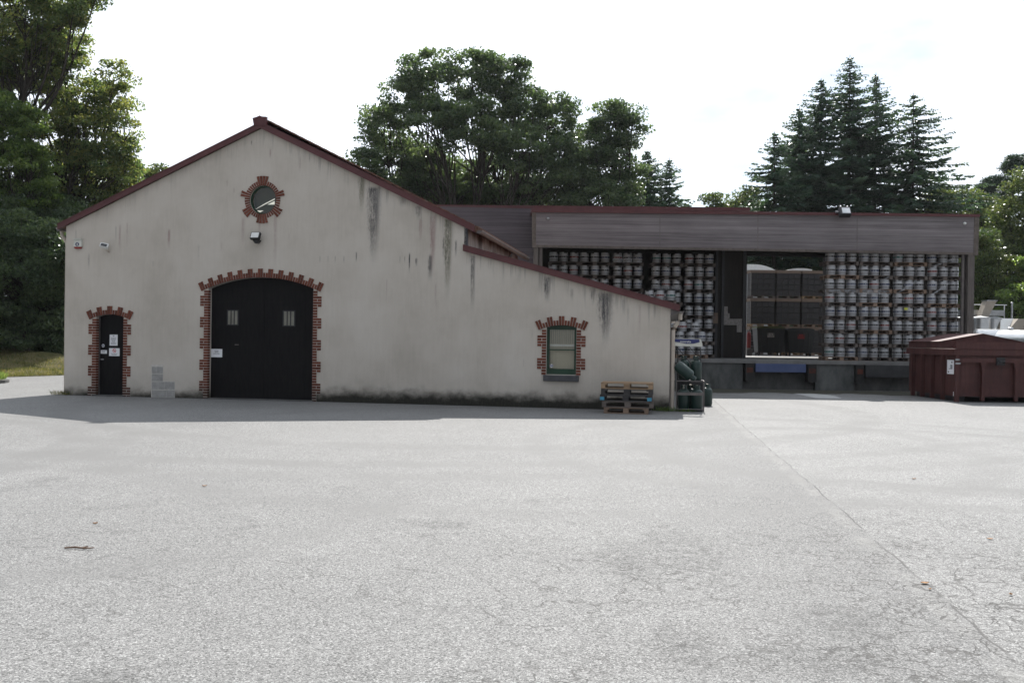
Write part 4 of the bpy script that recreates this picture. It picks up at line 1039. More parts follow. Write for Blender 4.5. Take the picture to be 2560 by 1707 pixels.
# fixtures on the fascia
p0 = P(2104, 534, YF)
fl = thing('floodlight', 'large black floodlight clamped to the roof edge of the loading bay', 'floodlight', (p0.x, YF - .06, p0.z), 0, 'floodlights')
rX = Matrix.Rotation(math.radians(-32), 3, 'X')
m = MB(); m.box((0, -.24, 0), (.40, .22, .34), 0, rX); m.build('housing', M['black_metal'], fl, bevel=.02)
m = MB(); m.box(Vector((.02, -.24, 0)) + rX @ Vector((0, -.113, .0)), (.29, .006, .24), 0, rX); m.build('lens', M['stainless'], fl)
m = MB(); m.tube([(-.22, -.24, .02), (-.24, -.02, .06)], .018, 6); m.tube([(.22, -.24, .02), (.24, -.02, .06)], .018, 6); m.b2((-.26, -.04, .0), (.26, 0.0, .09)); m.build('bracket', M['galv'], fl)
for s in (-.12, .12):
    m = MB(); m.lathe([(0.001, .06), (.028, .04), (.028, 0), (.001, -.01)], 10, 0, (s, -.17, .20)); m.build('bolt', M['white'], fl, smooth=True)
for px, py, lb in ((2411, 559, 'small round white lamp at the right end of the loading bay fascia'), (1370, 547, 'small round grey lamp at the left end of the loading bay fascia')):
    q = P(px, py, YF); t_ = thing('wall_lamp', lb, 'lamp', (q.x, YF, q.z), 0, 'small lamps on the loading bay')
    m = MB(); m.lathe([(.001, .09), (.04, .075), (.055, .03), (.055, 0)], 14, 0, (0, 0, 0), Matrix.Rotation(math.radians(90), 3, 'X')); m.build('globe', M['white'] if px > 2000 else M['galv'], t_, smooth=True)
    m = MB(); m.lathe([(.065, .012), (.065, 0)], 14, 0, (0, 0, 0), Matrix.Rotation(math.radians(90), 3, 'X')); m.build('base_ring', M['zinc'], t_)

# ================================================================== PALLETS AND KEGS
def pallet_mesh(mat, cyan=False):
    b = MB(); r_ = random.Random(hash(mat) % 999 if not isinstance(mat, str) else sum(map(ord, mat)))
    tn = lambda: r_.uniform(.75, 1.2)
    for k, (y, w) in enumerate(((-.3275, .145), (-.175, .1), (0, .145), (.175, .1), (.3275, .145))): b.b2((-.6, y - w / 2, .122), (.6, y + w / 2, .144), 0, tn())
    for x in (-.5275, 0, .5275): b.b2((x - .0725, -.4, .100), (x + .0725, .4, .1218), 0, tn())
    for x, w in ((-.55, .10), (0, .145), (.55, .10)):
        for y, wy in ((-.35, .1), (0, .145), (.35, .1)): b.b2((x - w / 2, y - wy / 2 + .001, .0222), (x + w / 2, y + wy / 2 - .001, .0998), 1 if (cyan and x != 0 and y < 0) else 0, tn())
    for y, w in ((-.35, .1), (0, .145), (.35, .1)): b.b2((-.6, y - w / 2, 0), (.6, y + w / 2, .022), 0, tn())
    return b
PROTO = {}
def pallet(kind, label, cat_group, loc, rz=0.0):
    if kind not in PROTO:
        b = pallet_mesh(kind, kind == 'cyan')
        PROTO[kind] = b.build('pallet', [M['pallet_c'] if kind == 'cyan' else M['pallet_' + kind], M['cyan_paint']])
        o = PROTO[kind]
    else:
        o = PROTO[kind].copy(); COL.objects.link(o)
    o.location = loc; o.rotation_euler = (0, 0, rz)
    return tag(o, label, 'pallet', cat_group)
def keg_mat(name, band):
    t = NT(name); c = t.coord('Object'); x, y, z = t.sep(c)
    ang = t.math('ARCTAN2', y, x)
    oi = t.n.new('ShaderNodeObjectInfo').outputs['Random']
    cell = t.math('FLOOR', t.math('MULTIPLY', t.math('ADD', ang, t.math('MULTIPLY', oi, 6.0)), 9.0))
    wn_ = t.n.new('ShaderNodeTexWhiteNoise'); wn_.noise_dimensions = '2D'
    t.l.new(t.comb(cell, t.math('FLOOR', t.math('MULTIPLY', oi, 50)), 0.0), wn_.inputs['Vector'])
    on = t.math('GREATER_THAN', wn_.outputs['Value'], 0.62)
    fr = t.math('FRACT', t.math('MULTIPLY', t.math('ADD', ang, t.math('MULTIPLY', oi, 6.0)), 9.0))
    on = t.math('MULTIPLY', on, t.math('MULTIPLY', t.math('GREATER_THAN', fr, .25), t.math('LESS_THAN', fr, .85)))
    on = t.math('MULTIPLY', on, t.math('MULTIPLY', t.math('GREATER_THAN', z, .165), t.math('LESS_THAN', z, .20)))
    col = t.mix(t.math('MULTIPLY', on, .8), band, (0.6, 0.6, 0.58)); return t.fin(col, .55, 0, .3)
t = NT('brushed_keg_steel'); n = t.noise(t.coord('Object', (1, 1, 14)), 9, 5, .65)
kz = t.sep(t.coord('Object'))[2]; kglint = t.ramp(t.math('DIVIDE', kz, .361), [(0.0, 0.5), (.10, .62), (.22, .42), (.32, .5), (.35, 1.0), (.39, 1.0), (.42, .4), (.60, .4), (.635, 1.0), (.69, 1.0), (.72, .62), (.86, .78), (1.0, .68)])  # rib highlights and duller bands between them, painted into the steel colour
M['keg'] = t.fin(t.mix(1.0, t.ramp(n, [(.3, (.45, .455, .47)), (.7, (.66, .665, .68))]), kglint, 'MULTIPLY'), t.ramp(n, [(.3, .5), (.7, .36)]), 0.6)
BANDS = [keg_mat('keg_band_black', (.03, .03, .034)), keg_mat('keg_band_blue', (.04, .05, .10)), keg_mat('keg_band_red', (.16, .025, .025)), keg_mat('keg_band_green', (.03, .12, .11))]
KP = []
def keg_mesh(i):
    b = MB(); R_ = .168
    prof = [(.150, .0), (.163, .004), (.166, .03), (.160, .045), (.167, .055), (R_, .085), (R_, .118), (.177, .122), (.177, .138), (R_, .147), (R_ + .001, .148), (R_ + .001, .212), (R_, .213), (R_, .228), (.177, .232), (.177, .248), (R_, .252), (R_, .288), (.166, .304), (.158, .314), (.164, .320), (.166, .355), (.162, .360), (.148, .357), (.148, .325), (.03, .322), (.03, .338), (.001, .338)]
    mis = [0] * (len(prof) - 1); mis[10] = 1
    b.lathe(prof, 22, 0, (0, 0, 0), None, mis)
    for a in (-90, 90):                                     # hand holes in the top rim
        rz = Matrix.Rotation(math.radians(a), 3, 'Z'); b.box(rz @ Vector((.158, 0, .338)), (.026, .11, .036), 2, rz)
    return b.build('beer_keg', [M['keg'], BANDS[i], M['rubber']], smooth=True)
kr = random.Random(21)
def keg(label, loc, band=None):
    band = band if band is not None else kr.choices([0, 1, 2, 3], [10, 5, 3, 1])[0]
    while len(KP) < 4: KP.append(None)
    if KP[band] is None: o = KP[band] = keg_mesh(band)
    else: o = KP[band].copy(); COL.objects.link(o)
    o.location = loc; o.rotation_euler = (0, 0, kr.uniform(-1.3, 1.3))
    return tag(o, label, 'beer keg', 'steel beer kegs stacked on pallets')
ORD = ['top', 'second', 'third', 'fourth', 'fifth', 'sixth', 'seventh', 'bottom']
def rowname(i, n): return 'bottom pallet' if i == n - 1 else 'top pallet' if i == 0 else f'{ORD[i]} pallet from the top'
PH = 0.144 + 0.361
def stack(cx, cy, n, where, z0=ZF, skip=(), kinds='bbdbbd', dz=0):
    for i in range(n):                                      # i = 0 is the top
        z = z0 + (n - 1 - i) * PH
        jx, jy, jr = kr.uniform(-.02, .02), kr.uniform(-.02, .02), kr.uniform(-.012, .012)
        pallet(kr.choice(kinds), f'wooden {rowname(i, n)} under the kegs, {where}', 'pallets under the kegs', (cx + jx, cy + .2 + jy, z), jr)
        for k, nm in enumerate(('left', 'middle', 'right')):
            if (i, k) in skip: continue
            keg(f'{nm} steel keg, {rowname(i, n)}, {where}', (cx + jx + (k - 1) * .398 + kr.uniform(-.012, .012), cy + kr.uniform(-.015, .015), z + .1445))
YK = 34.25
for px, nm, n in ((2102, 'first', 8), (2185.5, 'second', 8), (2272, 'third', 8), (2356.7, 'fourth', 8)):
    cx = P(px, 690, YK).x
    stack(cx, YK, 8, f'{nm} stack right of the opening')
YL = 36.0
for px, nm in ((1747.5, 'first'), (1665.5, 'second'), (1569, 'third'), (1486.5, 'fourth'), (1409, 'fifth')):
    stack(P(px, 673, YL).x, YL, 8, f'{nm} stack left of the opening', kinds='bbcc')
c1 = P(1729, 835, 34.5).x; stack(c1, 34.6, 2, 'low front stack above the gas rack', kinds='bd')
for px, nm in ((1707, 'left'), (1739, 'right')): keg(f'loose {nm} steel keg standing on top of the low front keg stack', (P(px, 812, 34.5).x, 34.6, ZF + 2 * PH), 2 if nm == 'left' else 0)
stack(P(1650, 736, 34.5).x, 34.6, 5, 'front stack by the barn eave', kinds='bd')
# yellow tag on one keg
q = P(2265, 772, YK - .19); m = MB(); m.b2((-.06, -.003, -.04), (.06, .003, .04)); o = m.build('tag', worn('yellow_tag', (.5, .55, .05), (.6, .65, .08), 3, .7), None, loc=(q.x, YK - .19, q.z)); o.name = 'paper_tag'
tag(o, 'bright yellow paper tag stuck on a keg of the third stack', 'paper tag')
# crumpled stretch film still tied round some loads
fr_ = random.Random(8)
def film(label, px0, px1, py0, py1, y, diag):
    a, b_ = P(px0, py0, y), P(px1, py1, y); m = MB(); n = 14; vs = []
    for i in range(n + 1):
        k = i / n; x = a.x + (b_.x - a.x) * k; zt = a.z + (b_.z - a.z) * (k if diag else 0); w = (.05 + .05 * fr_.random()) if diag else abs(a.z - b_.z)
        yy = y + fr_.uniform(-.02, .02); vs += [(x, yy, zt), (x, yy + fr_.uniform(-.02, .02), zt - w)]
    m.add(vs, [(2 * i, 2 * i + 2, 2 * i + 3, 2 * i + 1) for i in range(n)]); o = m.build('stretch_film', M['film'])
    sd = o.modifiers.new('thickness', 'SOLIDIFY'); sd.thickness = .002
    tag(o, label, 'stretch film', 'torn stretch film on keg stacks')
yf = YK - .215
film('slack diagonal strand of stretch film high on the fourth keg stack, right of opening', 2326, 2388, 668, 642, yf, True)
film('slack diagonal strand of stretch film low on the fourth keg stack, right of opening', 2325, 2375, 738, 704, yf, True)
film('diagonal strand of stretch film across the third keg stack right of the opening', 2240, 2290, 733, 700, yf, True)
film('diagonal strand of stretch film across the second keg stack right of the opening', 2196, 2222, 704, 690, yf, True)
film('band of clear film over the third pallet, second stack right of opening', 2146, 2226, 724, 737, yf, False)
film('band of clear film over the fourth pallet, first stack right of opening', 2063, 2143, 723, 733, yf, False)
film('band of clear film over the second pallet, third stack left of opening', 1531, 1606, 645, 657, YL - .215, False)
film('band of clear film over the third pallet, second stack left of opening', 1628, 1703, 715, 726, YL - .215, False)

# ================================================================== CRATES, BINS BEHIND THE OPENING
YC = 46.8
xc0 = P(1875, 760, YC).x; PW = 1.30
LEVELS_ = ('bottom', 'middle', 'top'); CNM = ('left', 'centre', 'right')
crate_b = None
for j in range(3):
    for i in range(3):
        z = ZF + j * 1.44; x = xc0 + PW * (i + .5)
        pl = pallet(kr.choice('dab'), f'{LEVELS_[j]} wooden pallet under dark crates in the {CNM[i]} column behind the opening', 'pallets under the crates', (x, YC + .4, z))
        lb = f'{LEVELS_[j]} load of dark plastic crates, {CNM[i]} column seen through the opening'
        if crate_b is None:
            b = MB()
            for a in range(4):
                for c_ in range(4):
                    X0, Z0 = -.6 + a * .3, c_ * .285
                    b.b2((X0 + .006, -.4, Z0 + .006), (X0 + .294, .4, Z0 + .279), 0, kr.uniform(.8, 1.2)); b.b2((X0 + .002, -.408, Z0 + .24), (X0 + .298, .408, Z0 + .272)); b.b2((X0 + .002, -.405, Z0 + .01), (X0 + .298, .405, Z0 + .04))
            crate_b = True
            root = thing('crate_load', lb, 'crate load', (x, YC + .4, z + .145), 0, 'crate loads behind the opening')
            b.build('crates', M['crate'], root)
            m = MB(); m.b2((-.63, -.42, 1.142), (.63, .42, 1.288)); m.build('lid_board', M['board'], root)
            m = MB(); m.b2((-.635, -.425, 0), (-.605, -.40, 1.141)); m.build('sunlit_edge', M['pale_gravel'], root)  # pale strip put in for the sunlit edge of the load
            proto_load = root
        else:
            r_ = copy_tree(proto_load)
            if i:
                for ch in list(r_.children):
                    if ch.name.startswith('sunlit_edge'): bpy.data.objects.remove(ch)
            r_.location = (x, YC + .4, z + .145); r_['label'] = lb
m = MB(); q0, q1 = P(1974, 671, YC), P(2032, 672, YC); xs = np.linspace(q0.x, q1.x, 12)
pr = [(x_, ZF + 3 * 1.44 - .004) for x_ in xs[::-1]] + [(x_, ZF + 3 * 1.44 + .02 + .10 * math.sin(math.pi * (k + .3) / 12) ** .5) for k, x_ in enumerate(xs)]
m.prism(pr, YC + .1, YC + .8); tag(m.build('plastic_sheet', M['white']), 'white plastic sheet lying on the crate loads behind the opening', 'plastic sheet')
q0, q1, q2 = P(1868, 659, 53), P(1912, 659, 53), P(1938, 668, 53)
t_ = thing('storage_shed', 'white shed with low curved roof standing beyond the stacked crates', 'shed', (q1.x - 1.5, 53, ZF))
m = MB(); zt = q2.z - ZF - .08; m.b2((-2.2, 0, 0), (2.06, 3, zt - .12)); m.build('wall', M['galv'], t_)
m = MB(); xs = np.linspace(-2.25, q2.x - q1.x + 1.5, 16); m.prism([(-2.25, zt - .11), (xs[-1], zt - .11)] + [(x_, zt - .1 + (q1.z - q2.z + .12) * max(0.0, 1 - max(0, (x_ - .9)) ** 2 / (xs[-1] - .9) ** 2)) for x_ in xs[::-1]], -.1, 3.1); m.build('roof', M['white'], t_)
def wheelie(label, px0, px1, pyt, mark):
    Yb = 44.6; a, b_ = P(px0, pyt, Yb), P(px1, pyt, Yb); w = b_.x - a.x; h = a.z - ZF
    t_ = thing('wheeled_bin', label, 'bin', ((a.x + b_.x) / 2, Yb + .4, ZF), 0, 'wheeled bins behind the opening')
    m = MB(); m.hexa([(-w * .42, -.36, .16), (w * .42, -.36, .16), (w * .42, .36, .16), (-w * .42, .36, .16)], [(-w * .485, -.45, h - .12), (w * .485, -.45, h - .12), (w * .485, .45, h - .12), (-w * .485, .45, h - .12)])
    m.b2((-w * .5, -.48, h - .16), (w * .5, .48, h - .10))
    for k in (-.3, -.1, .1, .3): m.hexa([(w * k - .02, -.385, .2), (w * k + .02, -.385, .2), (w * k + .02, -.36, .2), (w * k - .02, -.36, .2)], [(w * k - .02, -.465, h - .2), (w * k + .02, -.465, h - .2), (w * k + .02, -.43, h - .2), (w * k - .02, -.43, h - .2)])
    m.build('body', M['bin'], t_, bevel=.015)
    m = MB(); k = 8; m.prism([(-w * .5, h - .098), (w * .5, h - .098), (w * .47, h - .03), (w * .3, h), (-w * .3, h), (-w * .47, h - .03)], -.47, .47); m.build('lid', worn('olive_lid', (.05, .055, .015), (.07, .075, .02), 3, .5) if mark == 'paper' else M['bin'], t_)
    m = MB(); m.b2((-.17, -.445, h * .62), (.17, -.425, h * .62 + .22)); m.build('label', M['red_plastic'] if mark != 'paper' else M['pale_gravel'], t_)
    for sx in (-.38, .38):
        for sy in (-.28, .28):
            m = MB(); m.lathe([(.08, -.025), (.1, -.02), (.1, .02), (.08, .025)], 14, 0, (w * sx, sy, .1), Matrix.Rotation(math.radians(90), 3, 'Y')); m.build('wheel', M['rubber'], t_)
wheelie('dark wheeled bin with olive lid and pale label, left of the pair', 1891, 1963, 815, 'paper')
wheelie('dark wheeled bin with red label, right of the pair', 1969, 2036, 820, 'red')
q = P(1872, 853, 44.2); t_ = thing('fire_extinguisher', 'red extinguisher on a pale stand at the left of the opening', 'fire extinguisher', (q.x, 44.2, ZF))
m = MB(); m.lathe([(.001, .35), (.09, .36), (.1, .40), (.1, 1.02), (.07, 1.1), (.03, 1.13), (.03, 1.2), (.001, 1.2)], 14); m.build('body', M['red_plastic'], t_, smooth=True)
m = MB(); m.b2((-.02, -.1, 1.2), (.02, .06, 1.25)); m.b2((-.05, -.02, 1.17), (.05, .02, 1.2)); m.build('handle', M['zinc'], t_)
m = MB(); m.b2((-.12, -.12, 0), (.14, .12, .2)); m.b2((-.13, -.13, .201), (.17, .13, .34)); m.build('stand', M['zinc'], t_)

# ================================================================== PALLET STACK IN FRONT OF THE BARN
q = G(1566, 1034.5)
base = Vector((q.x, q.y, 0)) + bw * .41
for i, (kind, lab, dx, rz, sc) in enumerate((('d', 'worn brown pallet lying on the ground, bottom of the pile by the barn', -.015, 0.0, .86), ('b', 'weathered grey pallet in the pile, just under the blue-blocked one', .02, .01, 1), ('cyan', 'dark pallet with bright blue corner blocks in the pile by the barn', -.02, -.012, 1), ('c', 'blackened pallet in the pile, just under the pale top one', .0, .0, 1), ('a', 'clean pale pine pallet on top of the pile by the barn', .0, -.004, 1))):
    o = pallet(kind, lab, 'pallets piled by the barn', tuple(base + bx * dx + Vector((0, 0, i * .1445))), BRZ + rz)
    o.scale = (sc, 1, 1)

# ================================================================== GAS BOTTLE RACK
rk0 = Vector((B0.x, B0.y, 0)) + bx * .17 + bw * (-.02)
rk = thing('bottle_rack', 'steel gas bottle rack with a white and blue header beside the barn', 'bottle rack', tuple(rk0), BRZ)
RW, RD = .66, .72
m = MB(); T = .012
for x in (0, RW):
    for y in (0, RD): m.tube([(x, y, 0), (x, y, .74)], T, 6)
for z in (.06, .74):
    m.tube([(0, 0, z), (RW, 0, z)], T, 6); m.tube([(0, RD, z), (RW, RD, z)], T, 6); m.tube([(0, 0, z), (0, RD, z)], T, 6); m.tube([(RW, 0, z), (RW, RD, z)], T, 6)
m.b2((.01, -.015, .40), (RW - .01, -.005, .47)); m.build('lower_frame', M['zinc'], rk)
m = MB(); m.b2((0.02, .02, .035), (RW - .02, RD - .02, .05)); m.build('floor_grid', M['dark_steel'], rk)
m = MB()
for x in (0.02, RW - .08): m.tube([(x, RD * .55, .74), (x, RD * .55, 1.42), (x - .02, RD * .5, 1.56), (x - .04, RD * .4, 1.66)], .014, 6)
m.tube([(-.03, .40, 1.6), (RW - .09, .40, .90)], .012, 6); m.tube([(.28, .40, 1.6), (RW - .09, .40, 1.26)], .010, 6); m.tube([(0.02, .40, 1.28), (RW - .08, .40, 1.27)], .008, 6); m.tube([(0.02, .40, .93), (RW - .08, .40, .93)], .008, 6)
m.build('upper_frame', M['dark_steel'], rk)
m = MB(); m.prism([(-.12, 1.60), (RW - .06, 1.585), (RW - .055, 1.66), (RW - .10, 1.775), (-.12, 1.785)], .06, .13); hdr = m.build('header', M['header_white'], rk)
m = MB(); m.prism([(-.10, 1.70), (.05, 1.685), (.22, 1.655), (.40, 1.66), (RW - .12, 1.70), (RW - .13, 1.765), (-.10, 1.772)], .052, .0598); m.build('band', M['blue_ink'], hdr)
fc = bpy.data.curves.new('header_text', 'FONT'); fc.body = 'mistralia'; fc.size = .078; fc.extrude = .001; fc.align_x = 'CENTER'; fc.align_y = 'CENTER'
fo = bpy.data.objects.new('header_text', fc); COL.objects.link(fo)
bpy.context.view_layer.update()
me = bpy.data.meshes.new_from_object(fo.evaluated_get(bpy.context.evaluated_depsgraph_get())); bpy.data.objects.remove(fo)
lt = bpy.data.objects.new('lettering', me); COL.objects.link(lt); me.materials.append(M['white']); lt.parent = hdr; lt.location = (.20, .050, 1.705); lt.rotation_euler = (math.radians(90), math.radians(1), 0)
m = MB(); m.b2((.01, RD - .012, .08), (RW - .01, RD - .004, .70)); m.build('rear_panel', M['dark_steel'], rk)
m = MB(); m.b2((.02, .30, .745), (RW - .02, .56, .76)); m.build('shelf', M['dark_steel'], rk)
GB = None
def bottle(label, loc, rot=(0, 0, 0)):
    global GB
    if GB is None:
        GB = thing('gas_bottle', label, 'gas bottle', loc, 0, 'green gas bottles')
        m = MB(); m.lathe([(.11, 0), (.125, .005), (.13, .03), (.135, .045), (.142, .06), (.142, .40), (.138, .425), (.115, .465), (.075, .488), (.04, .495), (.001, .496)], 24); m.build('body', M['bottle_green'], GB, smooth=True)
        m = MB()
        for a0 in (0.5, 3.64):
            k = 7; an = [a0 + 2.1 * i / k for i in range(k + 1)]
            vs = [(.072 * math.cos(a), .072 * math.sin(a), z) for z in (.485, .585) for a in an] + [(.078 * math.cos(a), .078 * math.sin(a), z) for z in (.485, .585) for a in an]
            n = k + 1; m.add(vs, [(i, i + 1, n + i + 1, n + i) for i in range(k)] + [(2 * n + i, 3 * n + i, 3 * n + i + 1, 2 * n + i + 1) for i in range(k)] + [(n + i, n + i + 1, 3 * n + i + 1, 3 * n + i) for i in range(k)])
        m.build('collar', M['bottle_green'], GB)
        m = MB(); m.lathe([(.022, .49), (.022, .54), (.012, .545), (.012, .57), (.03, .572), (.03, .59), (.001, .592)], 10); m.tube([(0, 0, .525), (.05, -.02, .53)], .012, 6); m.build('valve', M['valve'], GB)
        o = GB
    else:
        o = copy_tree(GB); o['label'] = label
    o.location = loc; o.rotation_euler = rot; return o
def rl(x, y, z): return tuple(rk0 + bx * x + bw * y + Vector((0, 0, z)))
bottle('green gas bottle at the front left inside the rack', rl(.17, .17, .052), (0, 0, 1.2))
bottle('green gas bottle at the front right inside the rack', rl(.49, .17, .052), (0, 0, .3))
bottle('green gas bottle at the back of the rack, between the two front ones', rl(.345, .50, .052), (0, 0, 2.2))
bottle('dark green gas bottle standing on the upper shelf, left', rl(.17, .46, .762), (0, 0, .8))
bottle('dark green gas bottle standing on the upper shelf, right', rl(.47, .46, .762), (0, 0, .1))
lb = bottle('green gas bottle lying tilted across the front of the rack', rl(-.02, .13, 1.14)); lb.rotation_euler = (Matrix.Rotation(BRZ, 4, 'Z') @ Matrix.Rotation(math.radians(128), 4, 'Y')).to_euler()
q = G(1767, 1014.5); bottle('green gas bottle standing alone on the asphalt beside the rack', (q.x, q.y, 0), (0, 0, .5))

# ================================================================== RED WASTE CONTAINER
kx, ky = G(2388.7, 1005.0).x, G(2388.7, 1005.0).y
print('container', kx, ky)
ct = thing('waste_container', 'dark red steel waste container with a peaked lid beside the dock', 'waste container', (kx, ky, 0))
CW, CLN, CHT = 2.75, 3.4, 1.60
def red():
    t = NT('faded_red_steel'); c = t.coord('Object'); n = t.noise(c, 2.0, 6, .65); n2 = t.noise(t.comb(*[t.math('MULTIPLY', a, k) for a, k in zip(t.sep(c), (9., 9., 1.))]), 1.0, 5, .7)
    col = t.ramp(t.math('ADD', t.math('MULTIPLY', n, .5), t.math('MULTIPLY', n2, .5)), [(.32, (.044, .018, .017)), (.5, (.070, .026, .024)), (.68, (.098, .040, .036))])
    rust = t.math('MULTIPLY', t.ramp(t.noise(c, 6, 6, .75), [(.58, 0.), (.70, 1.)]), .7)
    col = t.mix(rust, col, (.07, .03, .018)); t.bump(n2, .15, .01); return t.fin(col, .6, 0, .3)
M['red'] = red()
m = MB(); m.b2((0.06, .06, .17), (CW - .06, CLN, CHT - .02)); body = m.build('body', M['red'], ct)
m = MB(); m.b2((-.05, .0, CHT - .20), (.055, CLN, CHT)); m.b2((0, -.01, CHT - .19), (CW, .059, CHT + .001)); m.build('top_rail', M['red'], ct, bevel=.008)
m = MB(); m.b2((-.01, -.03, CHT + .002), (CW, .05, CHT + .22)); m.build('front_plate', M['red'], ct)
for yy in (.85, 1.55, 2.25, 2.95): 
    m = MB(); m.b2((-.06, yy - .045, .03), (.058, yy + .045, CHT - .201)); m.build('side_rib', M['red'], ct)
m = MB(); m.b2((-.01, -.012, .0), (.10, .10, CHT - .201)); m.build('corner_post', M['red'], ct)
m = MB(); m.b2((.101, -.07, 1.20), (CW, .058, 1.33)); m.build('front_rail', M['red'], ct)
for px in (2456, 2539):
    x_ = P(px, 950, ky).x - kx; m = MB(); m.hexa([(x_ - .045, -.06, .05), (x_ + .045, -.06, .05), (x_ + .045, .058, .05), (x_ - .045, .058, .05)], [(x_ - .045, -.07, 1.0), (x_ + .045, -.07, 1.0), (x_ + .045, .058, 1.0), (x_ - .045, .058, 1.0)])
    m.hexa([(x_ - .045, -.07, 1.001), (x_ + .045, -.07, 1.001), (x_ + .045, .058, 1.001), (x_ - .045, .058, 1.001)], [(x_ - .09, -.07, 1.199), (x_ + .09, -.07, 1.199), (x_ + .09, .058, 1.199), (x_ - .09, .058, 1.199)]); m.build('front_rib', M['red'], ct)
x_ = P(2497, 905, ky).x - kx; m = MB(); m.b2((x_ - .12, -.13, 1.13), (x_ + .12, -.071, 1.36)); m.tube([(x_ - .08, -.12, 1.2), (x_ - .08, -.2, 1.24), (x_ + .08, -.2, 1.24), (x_ + .08, -.12, 1.2)], .02, 6); m.build('hook', M['black_metal'], ct)
zl = CHT
LY0 = 1.15; m = MB()
m.prism([(.03, zl + .02), (.03, zl + .21), (CW / 2, zl + .47), (CW - .03, zl + .21), (CW - .03, zl + .02)], LY0, CLN); m.build('lid', M['red'], ct)
m = MB()
for (xa, za, xb, zb) in ((.0, zl + .205, CW / 2, zl + .47), (CW, zl + .205, CW / 2, zl + .47)): m.prism([(xa, za), (xb, zb), (xb, zb + .02), (xa, za + .02)], LY0 - .03, CLN + .02)
m.build('lid_edge', M['red'], ct)
m = MB(); m.b2((.06, .10, zl - .019), (CW - .1, LY0 - .02, zl + .004)); m.b2((.2, .5, zl + .005), (CW - .3, .62, zl + .10)); m.build('top_ledge', M['red'], ct)
for x_ in (.2, CW - .42):
    m = MB(); m.b2((x_, .3, .0), (x_ + .22, CLN - .3, .169)); m.build('skid', M['dark_steel'], ct)
for zz in (1.14, 1.25):
    m = MB(); m.b2((-.03, -.03, zz), (.12, -.0125, zz + .05)); m.build('hinge', M['galv'], ct)
def ct_notice(name, label, y0, y1, z0, z1, seed):
    t_ = thing('notice', label, 'notice', (kx + .06, ky + (y0 + y1) / 2, (z0 + z1) / 2)); hy, hz = (y1 - y0) / 2, (z1 - z0) / 2
    m = MB(); m.b2((-.006, -hy, -hz), (-.002, hy, hz)); m.build('sheet', M['paper'], t_)
    if seed:
        r_ = random.Random(seed); m = MB()
        for k in range(7):
            zc = hz * (.25 - k * .09); m.b2((-.0075, -hy * .6, zc), (-.0062, hy * r_.uniform(-.1, .55), zc + .014))
        m.b2((-.0075, -hy * .55, hz * .55), (-.0062, -hy * .3, hz * .8)); m.b2((-.0075, hy * .4, -hz * .8), (-.0062, hy * .75, -hz * .62)); m.build('print', M['slate'], t_)
ct_notice('notice', 'white printed notice on the ribbed side of the red container', .25, .68, .83, 1.26, 4)
ct_notice('notice', 'small blank white label low on the side of the red container', .10, .27, .17, .30, 0)

# ================================================================== BREWING TANKS AT THE FAR RIGHT
def hz_tank(label, c0, ang, ln, r_):
    t_ = thing('steel_tank', label, 'steel tank', (c0[0], c0[1], 0), ang, 'steel tanks behind the container')
    R90 = Matrix.Rotation(math.radians(90), 3, 'Y'); zc = c0[2]
    m = MB(); m.lathe([(.001, -ln / 2 - .18), (r_ * .5, -ln / 2 - .15), (r_ * .9, -ln / 2 - .06), (r_, -ln / 2), (r_, ln / 2)], 32, 0, (0, 0, zc), R90); m.build('shell', M['stainless'], t_, smooth=True)
    m = MB(); m.lathe([(r_ * 1.01, ln / 2), (r_ * 1.01, ln / 2 + .03), (r_ * .96, ln / 2 + .05), (r_ * .6, ln / 2 + .14), (.001, ln / 2 + .18)], 32, 0, (0, 0, zc), R90); m.build('end_cap', M['dark_steel'], t_, smooth=True)
    m = MB(); m.lathe([(.14, zc + r_ - .02), (.14, zc + r_ + .06), (.10, zc + r_ + .10), (.001, zc + r_ + .11)], 16, 0, (ln * .3, 0, 0)); m.build('hatch', M['stainless'], t_, smooth=True)
    for s in (-.35, .35):
        m = MB(); m.b2((ln * s - .06, -r_ * .7, 0), (ln * s + .06, r_ * .7, zc - r_ * .6)); m.build('leg', M['dark_steel'], t_)
a = P(2494, 823, 46)
hz_tank('long shiny steel tank lying just behind the red container', (a.x, 46, a.z - .62), math.radians(-8), 2.0, .62)
a = P(2562, 823, 44); hz_tank('steel tank cut by the right edge of the photo', (a.x + .1, 44.5, a.z - .66), math.radians(-75), 2.2, .62)
def vat(label, px, pyt, Y, r_):
    a = P(px, pyt, Y); t_ = thing('steel_vat', label, 'steel vat', (a.x, Y, 0), 0, 'upright steel vats')
    m = MB(); m.lathe([(r_, .5), (r_, a.z - .04)], 28); m.build('shell', M['stainless'], t_, smooth=True)
    m = MB(); m.lathe([(r_ * 1.03, a.z - .06), (r_ * 1.03, a.z), (r_ * .6, a.z + .05), (.001, a.z + .09)], 28); m.build('lid', M['galv'], t_, smooth=True)
    for k in range(4):
        m = MB(); an = k * 1.57 + .78; m.tube([(r_ * .8 * math.cos(an), r_ * .8 * math.sin(an), 0), (r_ * .8 * math.cos(an), r_ * .8 * math.sin(an), .55)], .05, 8); m.build('leg', M['stainless'], t_)
vat('upright steel vat just right of the end post', 2452, 794, 48, .46)
vat('upright steel vat next to the beige machine', 2485, 795, 48.4, .40)
vat('upright steel vat seen left of the end post', 2402, 796, 48, .40)
a = P(2500, 796, 47.6); b_ = P(2600, 796, 47.6); c_ = P(2500, 831, 47.6)
mc = thing('bottling_machine', 'beige machine with sloping panel behind the steel tanks', 'machine', (a.x, 47.6, 0))
w = b_.x - a.x; m = MB(); m.prism([(.35, .4), (.95, .4), (w, .4), (w, a.z), (.95, a.z), (.35, c_.z)], 0, 1.5); m.build('casing', M['machine_beige'], mc)
